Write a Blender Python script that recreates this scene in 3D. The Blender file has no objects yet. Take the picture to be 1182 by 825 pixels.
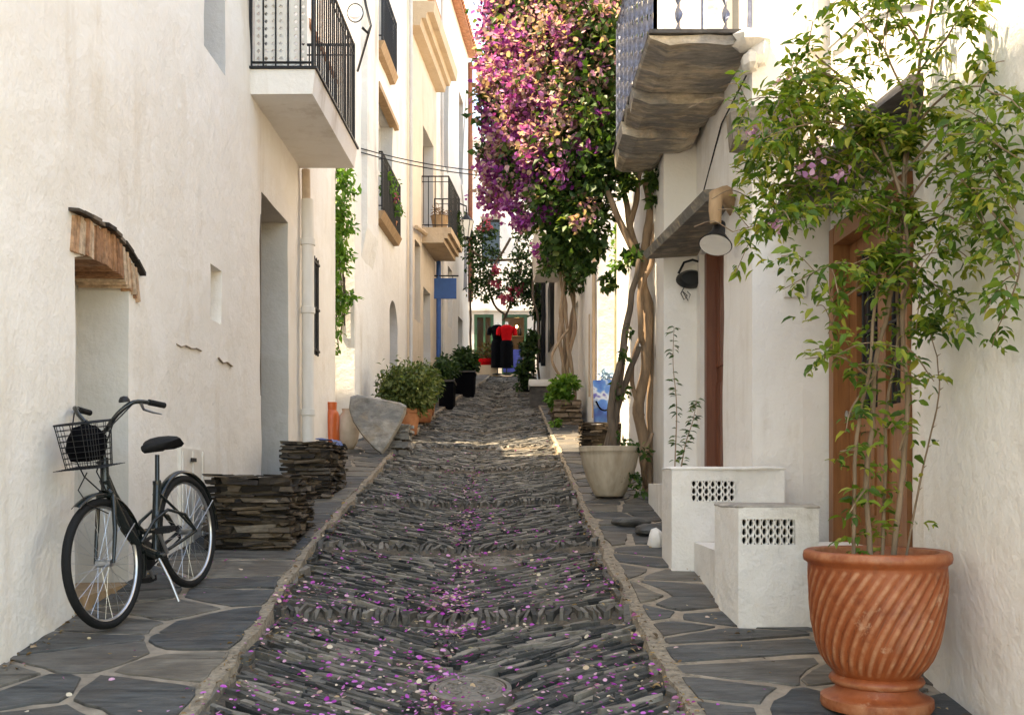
import bpy, math, random
import numpy as np
from mathutils import Vector, Matrix, noise
random.seed(7); rng = np.random.default_rng(11)
SC = bpy.context.scene; COL = SC.collection
R = math.radians
EYE = 1.645; F = 1150.0
def px(x, y, d):                       # survey: photo measurement + distance -> metres
    return Vector(((x-591)/F*d, d, EYE+(550-y)/F*d))
def G(y):                              # street long section
    y = max(-30, min(y, 33.0))
    return 0.1435*y + 0.00075*max(0, y-11)**2
def lerp(t, pts):
    if t <= pts[0][0]: return pts[0][1]
    for (a, b), (c, d) in zip(pts, pts[1:]):
        if t <= c: return b+(d-b)*(t-a)/(c-a)
    return pts[-1][1]
def XL(y): return lerp(y, [(-5,-1.25),(4.3,-1.33),(5.6,-1.38),(7.9,-1.53),(14,-1.6),(18.5,-1.54),(23,-1.3),(30,-.75),(33,-.6)])
def XR(y): return lerp(y, [(-5,.78),(4.3,.74),(6,.67),(8.8,.64),(14.5,.62),(22,.55),(31,.3),(33,.28)])
nz = lambda p, s=1.0: noise.noise(Vector(p)*s)
U = random.uniform

# ------------------------------------------------------------------ mesh builder
class MB:
    def __init__(s): s.v=[]; s.f=[]; s.m=[]
    def add(s, vs, fs, m=0):
        o=len(s.v); s.v += [tuple(v) for v in vs]
        for f in fs: s.f.append(tuple(i+o for i in f)); s.m.append(m)
    def hexa(s, p, m=0):
        s.add(p, [(0,3,2,1),(4,5,6,7),(0,1,5,4),(1,2,6,5),(2,3,7,6),(3,0,4,7)], m)
    def box(s, c, d, rz=0, m=0, jit=0, tilt=(0,0)):
        x,y,z = d[0]/2,d[1]/2,d[2]/2
        M = Matrix.Rotation(rz,3,'Z') @ Matrix.Rotation(tilt[0],3,'X') @ Matrix.Rotation(tilt[1],3,'Y')
        p=[]
        for q in [(-x,-y,-z),(x,-y,-z),(x,y,-z),(-x,y,-z),(-x,-y,z),(x,-y,z),(x,y,z),(-x,y,z)]:
            w = M @ Vector(q) + Vector(c)
            if jit: w += Vector((U(-jit,jit),U(-jit,jit),U(-jit,jit)))
            p.append(w)
        s.hexa(p, m)
    def span(s, a, b, m=0, jit=0):      # box between two corners
        s.box([(a[i]+b[i])/2 for i in range(3)], [abs(b[i]-a[i]) for i in range(3)], 0, m, jit)
    def tube(s, pts, r, n=8, m=0, closed=False, cap=True, flat=1.0):
        pts=[Vector(p) for p in pts]; k=len(pts)
        rs = r if isinstance(r,(list,tuple)) else [r]*k
        t0=(pts[1]-pts[0]).normalized()
        up = Vector((0,0,1)) if abs(t0.z)<.9 else Vector((1,0,0))
        a = t0.cross(up).normalized(); o=len(s.v)
        for i,p in enumerate(pts):
            if closed: t=(pts[(i+1)%k]-pts[i-1])
            else: t=pts[min(i+1,k-1)]-pts[max(i-1,0)]
            t.normalize(); a=(a-t*a.dot(t))
            if a.length<1e-6: a=t.orthogonal()
            a.normalize(); b=t.cross(a)
            for j in range(n):
                th=2*math.pi*j/n
                s.v.append(tuple(p+(a*math.cos(th)+b*math.sin(th)*flat)*rs[i]))
        for i in range(k if closed else k-1):
            for j in range(n):
                i2=(i+1)%k
                s.f.append((o+i*n+j,o+i*n+(j+1)%n,o+i2*n+(j+1)%n,o+i2*n+j)); s.m.append(m)
        if cap and not closed:
            s.f.append(tuple(o+j for j in reversed(range(n)))); s.m.append(m)
            s.f.append(tuple(o+(k-1)*n+j for j in range(n))); s.m.append(m)
    def lathe(s, prof, c=(0,0,0), n=32, m=0, fn=None, M=None, sx=1, sy=1):
        o=len(s.v); c=Vector(c)
        for r,z in prof:
            for j in range(n):
                th=2*math.pi*j/n; rr = fn(r,z,th) if fn else r
                q=Vector((rr*math.cos(th)*sx,rr*math.sin(th)*sy,z))
                if M: q=M@q
                s.v.append(tuple(c+q))
        for i in range(len(prof)-1):
            for j in range(n):
                s.f.append((o+i*n+j,o+i*n+(j+1)%n,o+(i+1)*n+(j+1)%n,o+(i+1)*n+j)); s.m.append(m)
        if prof[0][0]>1e-4: s.f.append(tuple(o+j for j in reversed(range(n)))); s.m.append(m)
        if prof[-1][0]>1e-4: s.f.append(tuple(o+(len(prof)-1)*n+j for j in range(n))); s.m.append(m)
    def prism(s, poly, z0, z1, m=0):
        n=len(poly)
        s.add([(p[0],p[1],z0) for p in poly]+[(p[0],p[1],z1) for p in poly],
              [tuple(reversed(range(n))),tuple(range(n,2*n))]+[(i,(i+1)%n,n+(i+1)%n,n+i) for i in range(n)], m)
    def build(s, name, mats, parent=None, smooth=None, kind=None):
        me=bpy.data.meshes.new(name); off=wloc(parent)
        me.from_pydata([(v[0]-off[0],v[1]-off[1],v[2]-off[2]) for v in s.v],[],s.f)
        if not isinstance(mats,(list,tuple)): mats=[mats]
        for x in mats: me.materials.append(x)
        if len(mats)>1: me.polygons.foreach_set('material_index',[min(i,len(mats)-1) for i in s.m])
        if smooth is not None:
            me.polygons.foreach_set('use_smooth',[True]*len(me.polygons))
            if smooth<179: me.set_sharp_from_angle(angle=R(smooth))
        me.update(); o=bpy.data.objects.new(name,me); COL.objects.link(o)
        if parent: o.parent=parent
        if kind: o['kind']=kind
        return o
def wloc(p):
    l=Vector((0,0,0))
    while p: l+=p.location; p=p.parent
    return l
def tag(o, label, cat, group=None):
    o['label']=label; o['category']=cat
    if group: o['group']=group
    return o
def thing(name, label, cat, loc=(0,0,0), group=None):
    o=bpy.data.objects.new(name,None); o.location=loc; o.empty_display_size=.2; COL.objects.link(o)
    return tag(o,label,cat,group)
def struct(o): o['kind']='structure'; return o
def copy_tree(o, parent=None):
    c=o.copy(); COL.objects.link(c)
    if parent: c.parent=parent
    for ch in list(o.children): copy_tree(ch,c)
    return c
def np_mesh(name, V, Fc, nper, mats, mi=None, parent=None, smooth=False, kind=None):
    off=np.array(wloc(parent)); me=bpy.data.meshes.new(name)
    me.vertices.add(len(V)); me.vertices.foreach_set('co',(V-off).astype(np.float32).ravel())
    nf=len(Fc); me.loops.add(nf*nper); me.polygons.add(nf)
    me.loops.foreach_set('vertex_index',Fc.astype(np.int32).ravel())
    me.polygons.foreach_set('loop_start',np.arange(0,nf*nper,nper,dtype=np.int32))
    for x in (mats if isinstance(mats,(list,tuple)) else [mats]): me.materials.append(x)
    if mi is not None: me.polygons.foreach_set('material_index',mi.astype(np.int32))
    if smooth: me.polygons.foreach_set('use_smooth',[True]*nf)
    me.update(calc_edges=True); me.validate()
    o=bpy.data.objects.new(name,me); COL.objects.link(o)
    if parent: o.parent=parent
    if kind: o['kind']=kind
    return o
def norm(a): return a/np.maximum(np.linalg.norm(a,axis=1,keepdims=True),1e-9)
RND=np.array([[0,0,0],[.25,.40,.08],[.68,.46,.12],[1,.2,.06],[1,-.2,.06],[.68,-.46,.12],[.25,-.40,.08],[.5,0,-.06]])
RND_T=np.array([[7,1,0],[7,2,1],[7,3,2],[7,4,3],[7,5,4],[7,6,5],[7,0,6]])
# leaf blade: 8 vertices folded along the midrib and curled
LEAF=np.array([[0,0,0],[.3,.42,.10],[.3,0,0],[.3,-.42,.10],[.68,.32,.02],[.68,0,-.06],[.68,-.32,.02],[1,0,-.22]])
LEAF_T=np.array([[0,2,1],[0,3,2],[1,2,5],[1,5,4],[2,3,6],[2,6,5],[4,5,7],[5,6,7]])
DIA=np.array([[0,0,0],[.45,.5,.12],[.5,0,-.02],[.45,-.5,.12],[1,0,-.1]])
DIA_T=np.array([[0,2,1],[0,3,2],[1,2,4],[2,3,4]])
def leaves(C, D, Nn, S, W, tmpl=DIA, tris=DIA_T):
    D=norm(D); B=norm(np.cross(Nn,D)); N2=np.cross(D,B)
    S=S[:,None,None]; W=W[:,None,None]
    V=C[:,None,:]+D[:,None,:]*tmpl[None,:,0:1]*S+B[:,None,:]*tmpl[None,:,1:2]*W+N2[:,None,:]*tmpl[None,:,2:3]*S
    k=len(tmpl); Fc=tris[None]+ (np.arange(len(C))*k)[:,None,None]
    return V.reshape(-1,3), Fc.reshape(-1,3)
def blob_points(blobs, per, sub=.33, spread=.16, seed=0):
    r=np.random.default_rng(seed); P=[];O=[]
    for c,rad,n in blobs:
        c=np.array(c); rad=np.array(rad) if hasattr(rad,'__len__') else np.array([rad]*3)
        k=max(3,int(n/per)); d=norm(r.normal(size=(k,3))); q=d*(r.random((k,1))**.45)
        cl=c+q*rad*.92
        idx=r.integers(0,k,n); p=cl[idx]+r.normal(size=(n,3))*rad.mean()*spread*1.2
        P.append(p); O.append(norm(p-c+r.normal(size=(n,3))*rad.mean()*.5))
    return np.vstack(P),np.vstack(O)
def foliage(name, blobs, size, mats, parent, per=24, droop=.3, wid=.55, seed=0, tmpl=(DIA,DIA_T), kind=None, spread=.16):
    P,O=blob_points(blobs,per,spread=spread,seed=seed); r=np.random.default_rng(seed+5); n=len(P)
    D=norm(O+r.normal(size=(n,3))*.8-np.array([0,0,droop])); Nn=norm(O*.6+np.array([0,0,.7])+r.normal(size=(n,3))*.6)
    S=size*r.uniform(.6,1.3,n); V,Fc=leaves(P,D,Nn,S,S*wid,*tmpl)
    return np_mesh(name,V,Fc,3,mats,None,parent,kind=kind)

# ------------------------------------------------------------------ materials
def nmat(name):
    m=bpy.data.materials.new(name); m.use_nodes=True; nt=m.node_tree
    return m,nt,nt.nodes['Principled BSDF']
def nd(nt,t,**k):
    n=nt.nodes.new(t)
    for a,b in k.items():
        if a.startswith('i_'):
            key=a[2:]; key=int(key) if key.isdigit() else key.replace('_',' ')
            if hasattr(b,'is_output'): nt.links.new(b,n.inputs[key])
            else: n.inputs[key].default_value=b
        else: setattr(n,a,b)
    return n
def c4(c): return (c[0],c[1],c[2],1)
def coords(nt, sc=(1,1,1)):
    g=nd(nt,'ShaderNodeNewGeometry'); mp=nd(nt,'ShaderNodeMapping'); nt.links.new(g.outputs['Position'],mp.inputs['Vector']); mp.inputs['Scale'].default_value=sc
    return mp.outputs[0]
def ocoords(nt, sc=(1,1,1)):
    g=nd(nt,'ShaderNodeTexCoord'); mp=nd(nt,'ShaderNodeMapping'); nt.links.new(g.outputs['Object'],mp.inputs['Vector']); mp.inputs['Scale'].default_value=sc
    return mp.outputs[0]
def noi(nt,vec,scale,detail=5,rough=.55): return nd(nt,'ShaderNodeTexNoise',i_Vector=vec,i_Scale=scale,i_Detail=detail,i_Roughness=rough).outputs['Fac']
def ramp(nt,fac,stops):
    r=nd(nt,'ShaderNodeValToRGB',i_Fac=fac); e=r.color_ramp.elements
    while len(e)<len(stops): e.new(.5)
    for x,(p,c) in zip(e,stops): x.position=p; x.color=c4(c) if hasattr(c,'__len__') else (c,c,c,1)
    return r.outputs[0]
def mix(nt,f,a,b,mode='MIX'):
    n=nt.nodes.new('ShaderNodeMix'); n.data_type='RGBA'; n.blend_type=mode
    for i,v in ((0,f),(6,a),(7,b)):
        if hasattr(v,'is_output'): nt.links.new(v,n.inputs[i])
        else: n.inputs[i].default_value = c4(v) if hasattr(v,'__len__') else v
    return n.outputs[2]
def bump(nt,bs,h,st=.3,dist=.02,prev=None):
    b=nd(nt,'ShaderNodeBump',i_Strength=st,i_Distance=dist,i_Height=h)
    if prev: nt.links.new(prev,b.inputs['Normal'])
    nt.links.new(b.outputs[0],bs.inputs['Normal']); return b.outputs[0]
def plaster(name,c1,c2,stain=(.45,.36,.26),sf=.35,rough=.9,bs=.35):
    m,nt,b=nmat(name); v=coords(nt)
    col=mix(nt,ramp(nt,noi(nt,v,.7,6,.6),[(.3,0),(.7,1)]),c1,c2)
    st=ramp(nt,noi(nt,coords(nt,(2.2,2.2,.30)),1.4,6,.65),[(.50,0),(.72,1)])
    st2=ramp(nt,noi(nt,v,.55,4,.6),[(.44,0),(.60,1)])
    mm=nd(nt,'ShaderNodeMath',operation='MULTIPLY',i_0=st,i_1=st2).outputs[0]
    mm=nd(nt,'ShaderNodeMath',operation='MULTIPLY',i_0=mm,i_1=sf).outputs[0]
    col=mix(nt,mm,col,stain)
    fl=ramp(nt,noi(nt,v,16,4,.7),[(.66,0),(.72,1)])
    fl=nd(nt,'ShaderNodeMath',operation='MULTIPLY',i_0=fl,i_1=st2).outputs[0]
    fl=nd(nt,'ShaderNodeMath',operation='MULTIPLY',i_0=fl,i_1=.5*sf).outputs[0]
    col=mix(nt,fl,col,(.5,.42,.34))
    nt.links.new(col,b.inputs['Base Color']); b.inputs['Roughness'].default_value=rough
    pt=ramp(nt,noi(nt,v,1.6,7,.62),[(.545,0),(.575,.30),(.66,.30),(.69,0)]); col=mix(nt,pt,col,(min(1,c1[0]*1.06),min(1,c1[1]*1.07),min(1,c1[2]*1.1))); nt.links.new(col,b.inputs['Base Color'])
    n1=bump(nt,b,noi(nt,v,5.5,5,.6),bs,.05)
    vo=noi(nt,v,38,6,.7); bump(nt,b,vo,bs*.8,.012,n1)
    return m
def island(nt): return nd(nt,'ShaderNodeNewGeometry').outputs['Random Per Island']
def stone(name,stops,vscale=14,stretch=(1,1,3),rough=.6,bs=.5,lichen=None):
    m,nt,b=nmat(name); v=coords(nt,stretch)
    col=ramp(nt,island(nt),stops)
    t=ramp(nt,noi(nt,v,vscale,7,.65),[(.25,.45),(.75,1.5)])
    col=mix(nt,1.0,col,t,'MULTIPLY')
    if lichen:
        l=ramp(nt,noi(nt,coords(nt),5,6,.7),[(.55,0),(.72,1)]); l=nd(nt,'ShaderNodeMath',operation='MULTIPLY',i_0=l,i_1=lichen[1]).outputs[0]
        col=mix(nt,l,col,lichen[0])
    nt.links.new(col,b.inputs['Base Color'])
    rr=ramp(nt,noi(nt,v,vscale*.7,4),[(.3,rough-.12),(.7,rough+.2)]); nt.links.new(rr,b.inputs['Roughness'])
    bump(nt,b,noi(nt,v,vscale*1.4,8,.65),bs,.02); b.inputs['Specular IOR Level'].default_value=.22
    return m
def layered(m):
    nt=m.node_tree; b=nt.nodes['Principled BSDF']; src=b.inputs['Base Color'].links[0].from_socket
    f=noi(nt,coords(nt,(.5,7,1)),3.2,8,.7); g=ramp(nt,f,[(.36,.45),(.47,1),(.62,1),(.75,1.55)])
    col=mix(nt,1.0,src,g,'MULTIPLY'); k=noi(nt,coords(nt,(1,1,1)),2.0,5,.6); col=mix(nt,ramp(nt,k,[(.48,0),(.62,.55)]),col,(.095,.075,.058))
    nt.links.new(col,b.inputs['Base Color'])
def plain(name,c,rough=.5,metal=0,var=.25,scale=12,bs=.1,c2=None,stretch=(1,1,1),spec=.5):
    m,nt,b=nmat(name); v=ocoords(nt,stretch)
    d=c2 or tuple(x*(1-var) for x in c)
    col=mix(nt,ramp(nt,noi(nt,v,scale,6,.6),[(.35,0),(.7,1)]),c,d)
    nt.links.new(col,b.inputs['Base Color']); b.inputs['Roughness'].default_value=rough; b.inputs['Metallic'].default_value=metal
    b.inputs['Specular IOR Level'].default_value=spec
    if bs: bump(nt,b,noi(nt,v,scale*2.5,6,.6),bs,.01)
    return m
def leafmat(name,stops,trans=.35,rough=.45):
    m,nt,b=nmat(name); col=ramp(nt,island(nt),stops)
    nt.links.new(col,b.inputs['Base Color']); b.inputs['Roughness'].default_value=rough; b.inputs['Specular IOR Level'].default_value=.25
    tr=nd(nt,'ShaderNodeBsdfTranslucent'); tc=mix(nt,1.0,col,(1.5,1.6,.8),'MULTIPLY'); nt.links.new(tc,tr.inputs[0])
    mx=nd(nt,'ShaderNodeMixShader',i_0=trans); nt.links.new(b.outputs[0],mx.inputs[1]); nt.links.new(tr.outputs[0],mx.inputs[2])
    nt.links.new(mx.outputs[0],nt.nodes['Material Output'].inputs[0]); return m
def emis(name,c,s):
    m,nt,b=nmat(name); b.inputs['Emission Color'].default_value=c4(c); b.inputs['Emission Strength'].default_value=s; b.inputs['Base Color'].default_value=c4(c); return m
def glass(name,c=(.02,.025,.03),rough=.08):
    m,nt,b=nmat(name); v=coords(nt); b.inputs['Base Color'].default_value=c4(c); b.inputs['Roughness'].default_value=rough
    bump(nt,b,noi(nt,v,2,2),.03,.02); return m
def wood(name,c1,c2,rough=.5,stretch=(14,14,1.2)):
    m,nt,b=nmat(name); v=coords(nt,stretch)
    col=ramp(nt,noi(nt,v,2.2,7,.65),[(.3,c1),(.7,c2)]); nt.links.new(col,b.inputs['Base Color']); b.inputs['Roughness'].default_value=rough
    bump(nt,b,noi(nt,v,4,6,.7),.25,.01); return m

CREAM =plaster('cream_plaster',(.82,.775,.71),(.745,.69,.615),(.55,.44,.31),.6,bs=.42)
WHITE =plaster('white_plaster',(.81,.78,.735),(.73,.69,.64),(.46,.38,.29),.7)
WHITE2=plaster('chalk_plaster',(.78,.75,.70),(.66,.62,.565),(.36,.30,.23),1.0,bs=.5)
SAND  =plaster('sand_plaster',(.70,.60,.49),(.60,.50,.40),(.4,.3,.2),.7)
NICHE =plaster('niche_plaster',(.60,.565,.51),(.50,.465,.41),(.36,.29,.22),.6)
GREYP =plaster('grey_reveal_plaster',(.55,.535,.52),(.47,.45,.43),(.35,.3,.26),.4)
PATCH =plaster('hatch_paint',(.74,.70,.63),(.66,.6,.52),(.40,.20,.08),1.0)
ROADST=stone('road_slate',[(0,(.022,.023,.022)),(.35,(.060,.058,.053)),(.65,(.105,.096,.081)),(.88,(.18,.157,.125)),(1,(.25,.22,.175))],13,(1,1,1),.5,.8,((.20,.16,.115),.55))
ROADFAR=stone('dusty_sunlit_road_slate',[(0,(.05,.049,.045)),(.35,(.10,.096,.087)),(.65,(.155,.142,.12)),(1,(.28,.25,.205))],13,(1,1,1),.5,.8,((.30,.25,.185),.6))  # paler far slate: some dust, some sunlight put into the colour
BANDST=stone('band_slate',[(0,(.05,.047,.042)),(.5,(.105,.095,.08)),(1,(.19,.165,.135))],11,(1,1,1),.6,.7,((.20,.165,.125),.4))
FLAG  =stone('flag_slate',[(0,(.055,.058,.058)),(.35,(.080,.080,.076)),(.7,(.12,.108,.092)),(1,(.18,.155,.12))],4.5,(1.0,3.6,1),.5,.6,((.17,.145,.115),.45))
layered(FLAG)
DRY   =stone('drystack_slate',[(0,(.012,.010,.009)),(.35,(.036,.028,.022)),(.65,(.072,.056,.041)),(.85,(.13,.092,.06)),(1,(.20,.165,.13))],16,(1,1,4),.65,.6,((.25,.17,.10),.35))
BALST =stone('balcony_slab_stone',[(0,(.32,.27,.215)),(.5,(.44,.365,.275)),(1,(.54,.47,.38))],4,(.8,2.2,2.2),.75,.9,((.07,.068,.068),.8))
def patches(m,c1,c2):
    nt=m.node_tree; b=nt.nodes['Principled BSDF']; src=b.inputs['Base Color'].links[0].from_socket
    f=ramp(nt,noi(nt,coords(nt,(.9,2.0,1.5)),1.9,7,.62),[(.44,0),(.54,.85)]); col=mix(nt,f,src,c1)
    g=ramp(nt,noi(nt,coords(nt,(1.2,2.6,1.5)),2.6,7,.65),[(.55,0),(.64,.8)]); col=mix(nt,g,col,c2)
    k=ramp(nt,noi(nt,coords(nt,(1,3,2)),7,8,.75),[(.3,.62),(.5,1.05),(.72,1.5)]); col=mix(nt,1.0,col,k,'MULTIPLY')
    nt.links.new(col,b.inputs['Base Color'])
patches(BALST,(.22,.21,.20),(.56,.44,.31))
CANOPY=stone('canopy_slate',[(0,(.19,.165,.135)),(1,(.27,.235,.185))],6,(1,1,2),.7,.5,((.30,.22,.13),.4))
ROCK  =stone('boulder_slate',[(0,(.20,.19,.175)),(1,(.29,.265,.23))],5,(1,1,1),.75,.9,((.27,.21,.15),.5))
patches(CANOPY,(.13,.125,.115),(.38,.30,.20)); patches(ROCK,(.20,.195,.185),(.27,.22,.165))
MORTAR=plain('lime_mortar',(.34,.275,.205),.95,0,.35,9,.9,(.18,.142,.104))
KERBM=stone('gritty_kerb_mortar',[(0,(.27,.215,.155)),(1,(.33,.27,.20))],30,(1,1,1),.9,1.0,((.10,.085,.068),.85))
SOILBED=plain('road_dirt',(.12,.092,.063),.95,0,.4,25,.9,(.04,.032,.023))
EARTH =plain('earth',(.10,.075,.05),.95,0,.4,20,.8)
BRICK =stone('brick',[(0,(.24,.12,.065)),(.4,(.38,.20,.11)),(.7,(.47,.29,.175)),(1,(.52,.40,.29))],22,(1,1,1),.85,.6,((.5,.42,.33),.4))
SLATE_D=stone('dark_slate',[(0,(.06,.055,.052)),(1,(.10,.09,.082))],7,(1,1,2),.6,.4,((.2,.17,.13),.35))
TERRA =plain('terracotta',(.50,.205,.09),.6,0,.3,9,.25,(.36,.12,.05))
TERRA2=plain('pale_clay',(.58,.46,.35),.8,0,.3,6,.3,(.44,.33,.24))
PALEPOT=plain('weathered_cream_pot',(.50,.42,.32),.75,0,.3,5,.4,(.33,.26,.18),(2,2,.5))
BLACK =plain('black_iron',(.012,.0125,.014),.5,0,.3,30,.1,spec=.3)
BLUEIRON=plain('galvanised_blue_grey_iron',(.23,.25,.33),.5,.4,.35,25,.2,(.13,.14,.19))
SILVER=plain('bright_metal',(.50,.51,.52),.3,.95,.2,20,0)
RUBBER=plain('rubber',(.012,.012,.012),.75,0,.3,40,.3,spec=.2)
BIKEPAINT=plain('black_gloss_paint',(.012,.016,.015),.22,0,.2,10,0)
PIPEW =plain('white_pipe_paint',(.76,.73,.68),.6,0,.12,5,.2,(.62,.57,.5),(1,1,.3))
WOODD =wood('varnished_door_wood',(.19,.072,.024),(.32,.135,.05),.4)
WOODR =wood('red_brown_door_wood',(.12,.035,.018),(.21,.07,.032),.45)
WOODK =wood('dark_old_wood',(.05,.035,.025),(.11,.075,.05),.7)
WOODN =wood('branch_wood',(.28,.17,.085),(.45,.29,.16),.7,(6,6,2))
BARK  =wood('pale_bark',(.22,.145,.09),(.44,.31,.20),.85,(9,9,1.6))
BARKP =wood('brown_bark',(.13,.085,.05),(.27,.18,.11),.85,(9,9,1.6))
BARKB =wood('warm_bark',(.15,.095,.058),(.33,.215,.13),.85,(9,9,1.6))
BARKD =wood('dark_bark',(.07,.05,.036),(.16,.115,.08),.9,(9,9,1.6))
CUTST =plaster('cut_sandstone',(.55,.42,.29),(.44,.32,.21),(.25,.18,.12),.7)
GLASS =glass('dark_glass')
GREENP=plain('green_frame_paint',(.03,.10,.045),.4,0,.2,8,.1)
BLUEP =plain('blue_paint',(.012,.085,.30),.5,0,.2,6,.1)
NAVYP =plain('deep_blue_panel',(.015,.03,.20),.45,0,.2,6,.1)
RUSTP =plain('rusty_pipe',(.30,.10,.05),.7,0,.35,10,.3)
ORANGE=plain('orange_gas_paint',(.68,.13,.03),.35,0,.15,8,.1)
TILE  =stone('roof_tile',[(0,(.32,.14,.08)),(1,(.52,.28,.17))],12,(1,1,1),.85,.4)
CLOTHK=plain('black_cloth',(.004,.004,.005),.9,0,.3,30,.3,spec=.04)
CLOTHR=plain('red_cloth',(.50,.008,.012),.9,0,.25,20,.3,spec=.05)
LEAFN =leafmat('trumpet_vine_leaf',[(0,(.034,.078,.012)),(.35,(.085,.155,.02)),(.7,(.17,.235,.032)),(1,(.33,.30,.06))],.38)
LEAFB =leafmat('bougainvillea_leaf',[(0,(.018,.045,.012)),(.5,(.04,.085,.02)),(.85,(.075,.13,.03)),(1,(.16,.19,.05))],.3)
BRACT =leafmat('purple_bract',[(0,(.20,.025,.21)),(.4,(.34,.06,.34)),(.7,(.45,.15,.42)),(.9,(.55,.30,.48)),(1,(.58,.42,.36))],.35,.7)
DRIED =leafmat('faded_bract',[(0,(.22,.12,.12)),(.3,(.36,.24,.18)),(.55,(.48,.36,.29)),(.72,(.50,.27,.36)),(1,(.42,.14,.38))],.35,.7)
PINKB =leafmat('pink_red_bract',[(0,(.42,.05,.14)),(1,(.62,.16,.25))],.4,.7)
LEAFI =leafmat('ivy_leaf',[(0,(.05,.13,.02)),(.6,(.10,.22,.035)),(1,(.20,.32,.06))],.35)
LEAFS =leafmat('bush_leaf',[(0,(.045,.07,.02)),(.5,(.09,.125,.035)),(1,(.22,.24,.09))],.25)
LEAFD =leafmat('dark_pot_leaf',[(0,(.014,.035,.012)),(.6,(.035,.075,.022)),(1,(.075,.13,.035))],.25)
PETAL =leafmat('fallen_petal',[(0,(.35,.03,.30)),(.35,(.52,.10,.46)),(.62,(.65,.30,.52)),(.80,(.58,.42,.34)),(.93,(.66,.56,.42)),(1,(.40,.24,.12))],.15,.8)

def glazed():
    m,nt,b=nmat('worn_terracotta'); v=coords(nt)
    col=ramp(nt,noi(nt,v,6,6,.65),[(.3,(.225,.047,.013)),(.5,(.29,.072,.022)),(.62,(.20,.042,.012)),(.75,(.11,.024,.008))])
    at=nd(nt,'ShaderNodeAttribute',attribute_name='wear')
    gr=ramp(nt,at.outputs['Fac'],[(.05,.75),(.35,0)]); gn=ramp(nt,noi(nt,v,7,5,.7),[(.42,0),(.62,1)]); gr=nd(nt,'ShaderNodeMath',operation='MULTIPLY',i_0=gr,i_1=gn).outputs[0]; col=mix(nt,gr,col,(.10,.028,.012))
    e=ramp(nt,at.outputs['Fac'],[(.62,0),(.97,.52)]); e2=ramp(nt,noi(nt,v,14,5,.7),[(.4,.2),(.65,1)])
    e=nd(nt,'ShaderNodeMath',operation='MULTIPLY',i_0=e,i_1=e2).outputs[0]
    col=mix(nt,e,col,(.58,.31,.17))
    d=ramp(nt,noi(nt,coords(nt,(3,3,1)),5,6,.7),[(.60,0),(.72,.8)]); col=mix(nt,d,col,(.20,.075,.035))
    w=ramp(nt,noi(nt,v,9,6,.75),[(.60,0),(.70,.55)]); col=mix(nt,w,col,(.56,.36,.23))
    nt.links.new(col,b.inputs['Base Color']); b.inputs['Roughness'].default_value=.48; b.inputs['Specular IOR Level'].default_value=.35
    bump(nt,b,noi(nt,v,40,6,.6),.18,.01); return m
TERRA_G=glazed()
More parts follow.
